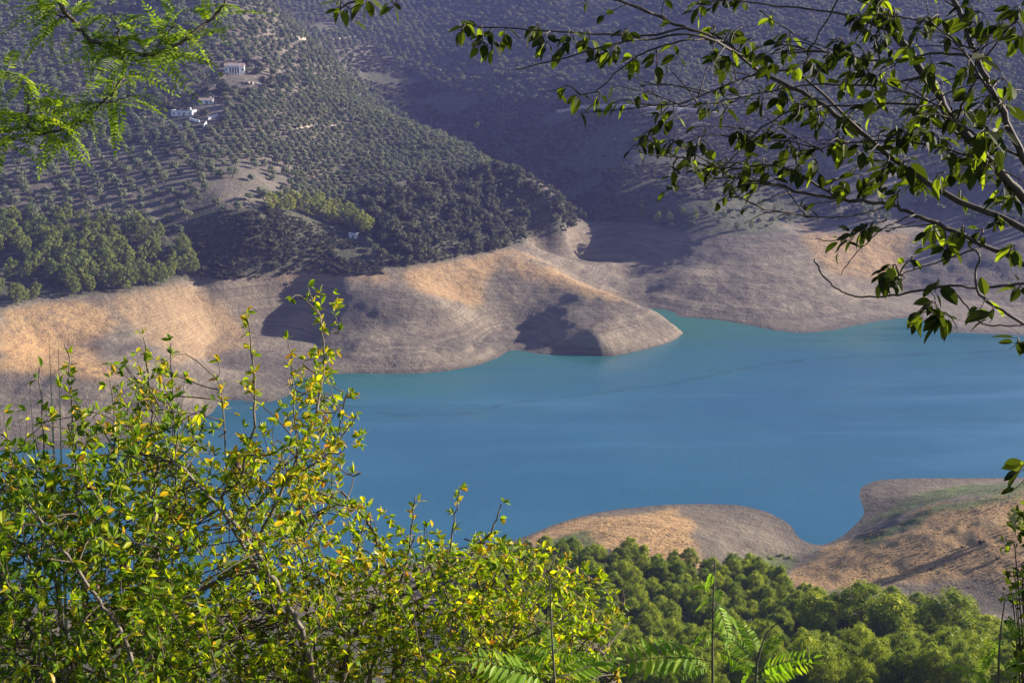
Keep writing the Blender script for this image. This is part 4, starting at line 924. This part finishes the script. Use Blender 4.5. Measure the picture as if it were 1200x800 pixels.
def shrub(name, label, bx, by, stems, nt, region, kinds, probs, seed, dep, lsc, fruit=()):
    random.seed(seed); gb = np.array([bx, by, float(ground(bx, by))]); root = empty(name, tuple(gb), label, 'shrub'); gv = Vector(gb)
    lv = Leaves(kinds); paths = []; 
    for pts, w0, w1 in stems:
        P = [at_d(*p) for p in pts]; P.append(gb + (random.uniform(-.25, .25), random.uniform(-.15, .15), -.1)) ; P = smooth_path(P[::-1], 5)
        P = P + np.array([[random.gauss(0, .003) for _ in range(3)] for _ in range(len(P))]); P[0] = P[0] - np.array([0, 0, .1]); k = len(P); b = MB()
        b.tube(P - gb, [(w0 + (w1 - w0) * i / (k - 1)) / 2 * max(P[i][1], 2) / FPX for i in range(k)], 7); b.obj('stem', MAT_PGB, root, True); paths.append(P)
    twm = MB(); allp = np.concatenate(paths); axs, ays = project(allp[:, 0], allp[:, 1], allp[:, 2])
    def leafy(P, dens_, age):
        n_ = len(P)
        for i in range(1, n_):
            t = i / (n_ - 1); o_ = Vector(P[i]); ax = (Vector(P[i]) - Vector(P[i - 1])).normalized()
            if random.random() < .25: continue
            base_d = (rnd_unit() + ax * .6 + Vector((0, 0, .25))).normalized(); o_ = o_ + base_d * random.uniform(.002, .014)
            for r_ in range(1 + np.random.default_rng(random.randrange(1 << 30)).poisson(dens_ * 1.25)):   # a rosette on a short spur
                d = (base_d * .75 + rnd_unit() * .8).normalized()
                yp = probs[1] * (1.5 if age > .5 else .55); k_ = 1 if random.random() < yp else (2 if random.random() < probs[2] else 0)
                lv.put(k_ * 2 + random.randrange(2), o_ + rnd_unit() * .003, frame(d, rnd_unit() * .7 + Vector((0, 0, 1)), random.uniform(-1.2, 1.2)), random.uniform(.5, 1.1) * lsc)
    for P in paths:                      # leaves on the outer half of each drawn stem
        h = P[int(len(P) * .45):]; leafy(h, 4.4, .75)
    made = 0; tries = 0
    while made < nt and tries < nt * 12:
        tries += 1; px = random.uniform(*region[0]); py = random.uniform(*region[1])
        if not inpoly(np.array([px]), np.array([py]), ENV)[0] or random.random() > dens(px, py): continue
        d = dep + random.gauss(0, .38); e = Vector(at_d(px, py, d))
        j = np.argsort(np.hypot(axs - px, (ays - py - 25)) + RNG.uniform(0, 40, len(axs)))[0]; a = Vector(allp[j])
        up = Vector((random.gauss(.05, .5), random.gauss(0, .4), random.gauss(.55, .4))).normalized(); L_ = random.uniform(.10, .24)
        s0 = e - up * L_ * .6; tp = e + up * L_ * .4
        q1, w1_ = project(tp.x, tp.y, tp.z)
        if not inpoly(np.array([q1]), np.array([w1_]), ENV)[0]: continue
        if (a - s0).length < .55: P = smooth_path([a, (a + s0) / 2 + rnd_unit() * .05 + Vector((0, 0, .02)), s0 + rnd_unit() * .02, e + rnd_unit() * .018, tp], 3); st = 5
        else: P = smooth_path([s0 - up * .03 + rnd_unit() * .03, s0, e + rnd_unit() * .018, tp], 3); st = 1
        twm.tube(P - gb, [.0030 - .0022 * i / (len(P) - 1) for i in range(len(P))], 4)
        leafy(P[st:], 2.6, 1 - (py - 400) / 400 + random.uniform(-.3, .3)); made += 1
    tag(twm.obj('twigs', MAT_PGT, root, True), kind='stuff')
    for px, py, d in fruit:
        b = MB(); c = at_d(px, py, d); prof = [(0, -.017), (.010, -.015), (.017, -.006), (.018, .004), (.012, .013), (.006, .016), (.009, .024), (.007, .024), (.003, .017)]
        v = []; f = []
        for r_, zz in prof:
            for i in range(8): v.append((c[0] - gb[0] + r_ * math.cos(i * math.pi / 4), c[1] - gb[1] + r_ * math.sin(i * math.pi / 4), c[2] - gb[2] - zz))
        for jn in range(len(prof) - 1):
            for i in range(8): f.append((jn * 8 + i, jn * 8 + (i + 1) % 8, jn * 8 + 8 + (i + 1) % 8, jn * 8 + 8 + i))
        b.add(v, f); b.tube([c - gb + (0, 0, .016), c - gb + (.01, 0, .05)], .0018, 4); b.obj('fruit', MAT_FRUIT, root, True)
    lv.build(root, 'leaf', root, 'foliage')
    return root
def kinds3(a, b, c, L, W): return [(*[lens(L, W * (1 if i % 2 else .8), .35, (.05, .3)[i % 2], 1.25, 4)][0], m) for i, m in enumerate((a, a, b, b, c, c))]
STEMS = [([(203,540,4.15),(233,567,4.15),(257,594,4.15),(284,625,4.15),(304,652,4.15),(324,685,4.15),(341,712,4.2),(356,745,4.2),(366,790,4.3),(372,860,4.7)], 9, 4),
  ([(360,338,4.7),(376,380,4.7),(378,430,4.7),(371,482,4.65),(344,550,4.65),(324,591,4.6),(304,641,4.6),(330,720,4.65),(360,800,4.7)], 6, 1.6), ([(290,368,4.5),(293,400,4.5),(298,450,4.5),(297,500,4.5),(280,564,4.55),(262,596,4.6),(330,720,4.65),(365,830,4.7)], 6, 1.4),
  ([(420,485,4.75),(405,505,4.75),(378,537,4.7),(338,560,4.7),(311,584,4.65),(287,615,4.6),(324,690,4.65),(362,800,4.7)], 5, 1.5),
  ([(400,575,4.8),(430,611,4.8),(450,651,4.8),(457,690,4.8),(462,760,4.8),(455,850,4.8)], 6, 3), ([(588,592,4.9),(570,630,4.9),(535,665,4.9),(467,699,4.85),(420,735,4.8),(395,850,4.75)], 8, 1.6), ([(539,573,4.9),(533,610,4.9),(522,660,4.9),(500,700,4.85),(465,770,4.8),(450,860,4.8)], 5, 1.4), ([(486,580,4.9),(482,620,4.9),(470,680,4.85),(440,760,4.8),(425,860,4.8)], 5, 1.4),
  ([(728,715,4.9),(700,682,4.9),(660,665,4.9),(600,682,4.9),(540,710,4.9),(480,760,4.85),(450,860,4.8)], 5, 1.3), ([(665,655,5.0),(640,690,5.0),(600,740,4.95),(560,800,4.9),(520,900,4.85)], 4, 1.3), ([(735,815,4.6),(714,773,4.6),(680,746,4.65),(640,735,4.7),(590,770,4.75),(540,860,4.75)], 4, 2), ([(620,760,4.7),(582,760,4.7),(548,736,4.7),(500,715,4.75),(450,740,4.8),(420,850,4.8)], 5, 2),
  ([(255,425,4.9),(262,480,4.9),(268,560,4.9),(300,660,4.85),(340,780,4.8),(360,860,4.75)], 4, 1.3), ([(340,400,4.9),(345,470,4.9),(350,560,4.85),(355,660,4.8),(372,790,4.75)], 4, 1.3)]
MKIND = kinds3(MAT_PG, MAT_PGY, MAT_PGD, .037, .0175)
shrub('pomegranate_shrub', "tall yellow green pomegranate shrub with sunlit upright shoots in front of the lake", -.75, 4.75, STEMS, 960, ((150, 740), (335, 830)), MKIND, (1, .21, .20), 21, 4.75, 1.0, ((278,547,4.55),))
STEMS2 = [([(30,587,3.85),(67,635,3.85),(95,672,3.85),(121,712,3.85),(145,749,3.85),(172,850,3.85)], 7, 3), ([(78,405,4.4),(84,470,4.4),(90,560,4.4),(96,650,4.4),(110,760,4.35),(130,860,4.3)], 5, 1.6), ([(168,394,4.5),(175,450,4.5),(180,540,4.5),(184,650,4.45),(170,760,4.4),(160,860,4.35)], 5, 1.5), ([(200,404,4.6),(204,470,4.6),(206,560,4.55),(200,680,4.5),(180,860,4.4)], 4, 1.4),
  ([(45,430,4.4),(52,520,4.4),(60,640,4.4),(80,760,4.35),(110,860,4.3)], 4, 1.4), ([(5,485,4.3),(18,560,4.3),(35,660,4.3),(70,780,4.3),(100,870,4.3)], 4, 1.4), ([(300,660,4.5),(275,670,4.5),(246,684,4.5),(216,702,4.45),(185,745,4.4),(165,860,4.35)], 10, 4), ([(130,440,4.6),(135,520,4.6),(140,620,4.5),(145,740,4.4),(150,860,4.35)], 4, 1.4), ([(-20,640,4.2),(10,690,4.2),(40,750,4.25),(80,860,4.3)], 5, 2)]
shrub('pomegranate_shrub', "darker glossy green pomegranate shrub filling the lower left corner", -1.3, 4.35, STEMS2, 580, ((-40, 235), (395, 830)), kinds3(MAT_PG, MAT_PGY, MAT_PGD, .040, .0175), (1, .09, .55), 33, 4.4, 1.0, ((104,566,4.3),(112,690,4.25)))
# ---- spiky pale yucca leaves rising through the dark shrub
MAT_YU = plain_mat("dry_blade", (.30, .32, .20), (.46, .46, .34), 8, .6); yb = at_d(70, 880, 4.9); yb[2] = float(ground(yb[0], yb[1]))
yu = empty('yucca', tuple(yb), "pale spiky yucca blades sticking up out of the dark shrub", 'plant')
for tx, ty, w_ in ((57,388,5.5),(68,393,4.5),(84,400,3.5),(32,425,3.5),(100,520,3),(20,470,3.5)):
    t = Vector(at_d(tx, ty, 4.9)) - Vector(yb); b = MB(); n_ = 8; v = []
    for i in range(n_ + 1):
        u = i / n_; c = t * u + Vector((0, 0, .06 * math.sin(u * 3.1))); w2 = w_ / 2 * 4.9 / FPX * min(1, (1 - u) * 2.2 + .05); v += [(c.x - w2, c.y, c.z), (c.x, c.y + w2 * .5, c.z), (c.x + w2, c.y, c.z), (c.x, c.y + w2 * .8, c.z)]
    f = [(4 * i + j, 4 * i + (j + 1) % 4, 4 * i + 4 + (j + 1) % 4, 4 * i + 4 + j) for i in range(n_) for j in range(4)]
    b.add(v, f); b.obj('blade', MAT_YU, yu)
# ---- feathery saplings at the foot of the frame
MAT_SA = leaf_mat("sapling_leaflet", [(0, (.12, .24, .022)), (.7, (.19, .33, .03)), (1, (.32, .43, .05))], .5, .5, .3, (1.5, 1.5, .45))
MAT_ST = bark_mat("sapling_stem", (.05, .05, .035), (.12, .11, .08), 50)
SF = [compound(1, 11, .26, .075, c, None, rg, .2).mesh('frond', [MAT_SA, MAT_ST]) for c in (.12, .3, .5)]
def sapling(label, bx, d, stems, fronds):
    b0 = at_d(bx, 900, d); b0[2] = float(ground(b0[0], b0[1])); root = empty('feathery_sapling', tuple(b0), label, 'sapling')
    for pts in stems:
        P = smooth_path([b0 - (0, 0, .1)] + [at_d(x_, y_, d) for x_, y_ in pts], 5); b = MB(); b.tube(P - b0, [.0055 - .004 * i / (len(P) - 1) for i in range(len(P))], 6); b.obj('stem', MAT_ST, root, True)
    for x0, y0, x1, y1, dd in fronds:
        a = Vector(at_d(x0, y0, d)); e = Vector(at_d(x1, y1, d + dd)); v = e - a
        o = link('frond', random.choice(SF), root); m4 = frame(v + Vector((0, 0, v.length * .22)), (0, -.45, 1), random.uniform(-.35, .35)).to_4x4() @ Matrix.Scale(v.length * 1.03, 4); m4.translation = a - Vector(b0); o.matrix_basis = m4
sapling("tall thin sapling with feathery fronds standing against the near pines", 838, 3.4, [[(834,860),(835,760),(836,700),(838,655)]], [(836,702,862,750,-.05),(836,700,815,712,.05),(837,690,812,683,.05),(836,715,848,755,.03),(836,705,868,735,.05),(837,668,828,690,.0),(835,775,742,772,-.1),(835,790,790,765,.06),(836,710,845,690,.05),(835,780,800,792,-.05),(836,740,805,752,.06),(836,760,875,782,-.06)])
sapling("sapling with a dark bent tip right of the tall thin sapling", 880, 3.3, [[(884,860),(886,790),(890,765),(900,740),(921,722)]], [(886,790,930,768,-.08),(887,780,862,800,.02),(888,775,845,745,.05),(886,795,905,800,-.1),(887,785,860,775,.1),(890,770,872,730,.08),(886,800,928,790,.05),(886,795,950,785,-.05),(887,770,915,748,.05)])
sapling("low feathery sapling spreading broad fronds beside the pomegranate's right stems", 650, 3.5, [[(652,880),(650,800),(646,730),(645,684)]], [(650,800,556,786,-.1),(649,790,690,766,.05),(650,775,605,762,.1),(648,765,668,762,-.08),(650,805,700,800,.0),(648,760,625,778,.05),(650,790,575,800,.08),(648,770,640,738,.1),(650,795,720,782,.1)])
sapling("bright feathery sapling low in the right corner", 1170, 3.0, [[(1172,870),(1170,800),(1172,745),(1178,700)]], [(1170,800,1120,790,-.08),(1171,790,1215,765,.05),(1172,750,1200,740,.05),(1172,745,1150,765,.08),(1178,705,1205,690,-.1),(1172,760,1145,782,.0),(1175,720,1198,745,.0),(1171,785,1190,800,-.05)])
# ---- dark leafy shrub at the right edge
random.seed(5)
gb = np.array([1.32, 3.05, 0]); gb[2] = float(ground(gb[0], gb[1])); es = empty('dark_shrub', tuple(gb), "dark leafed bush half cut off by the right edge", 'shrub'); lv = Leaves([(*lens(1, .5, .3, .1, 1.05, 4), MAT_HB), (*lens(1, .5, .3, .25, 1.05, 4), MAT_HB)]); twm = MB()
for i in range(80):
    px, py = random.uniform(1174, 1260), random.uniform(605, 830)
    if px < 1176 + abs(py - 690) * .12: continue
    e = Vector(at_d(px, py, 3.05 + random.uniform(-.12, .2))); P = smooth_path([gb + (random.uniform(-.05, .05), 0, -.05), (Vector(gb) + e) / 2 + Vector((.08, 0, .05)), e + Vector((0.02, 0, -.04)), e + Vector((-.01, 0, .03))], 5)
    twm.tube(P - gb, [.004 - .003 * j / (len(P) - 1) for j in range(len(P))], 4)
    for j in range(15):
        d = (rnd_unit() + Vector((-.1, 0, .1))).normalized(); lv.put(j % 2, Vector(P[-1 - j % 8]) + rnd_unit() * .014, frame(d, rnd_unit(), random.uniform(-1, 1)), random.uniform(.014, .027))
tag(twm.obj('twigs', MAT_BR, es, True), kind='stuff'); lv.build(es, 'leaf', es, 'foliage')


# ------------------------------------------------------------------ haze
m, nt = new_mat("valley_haze"); T = NT(nt)
pv = T.n('ShaderNodeVolumePrincipled', None, Color=(.37, .39, 1.0)); pv.inputs['Density'].default_value = 0.000092; pv.inputs['Anisotropy'].default_value = 0.0
T.out(None, pv)
hb = MB(); zt = 560.0; zb = float(GZ.min()) - 1
hb.box((0, 1280, (zt + zb) / 2), (5600, 3000, zt - zb))
tag(hb.obj('haze', m), kind='stuff')
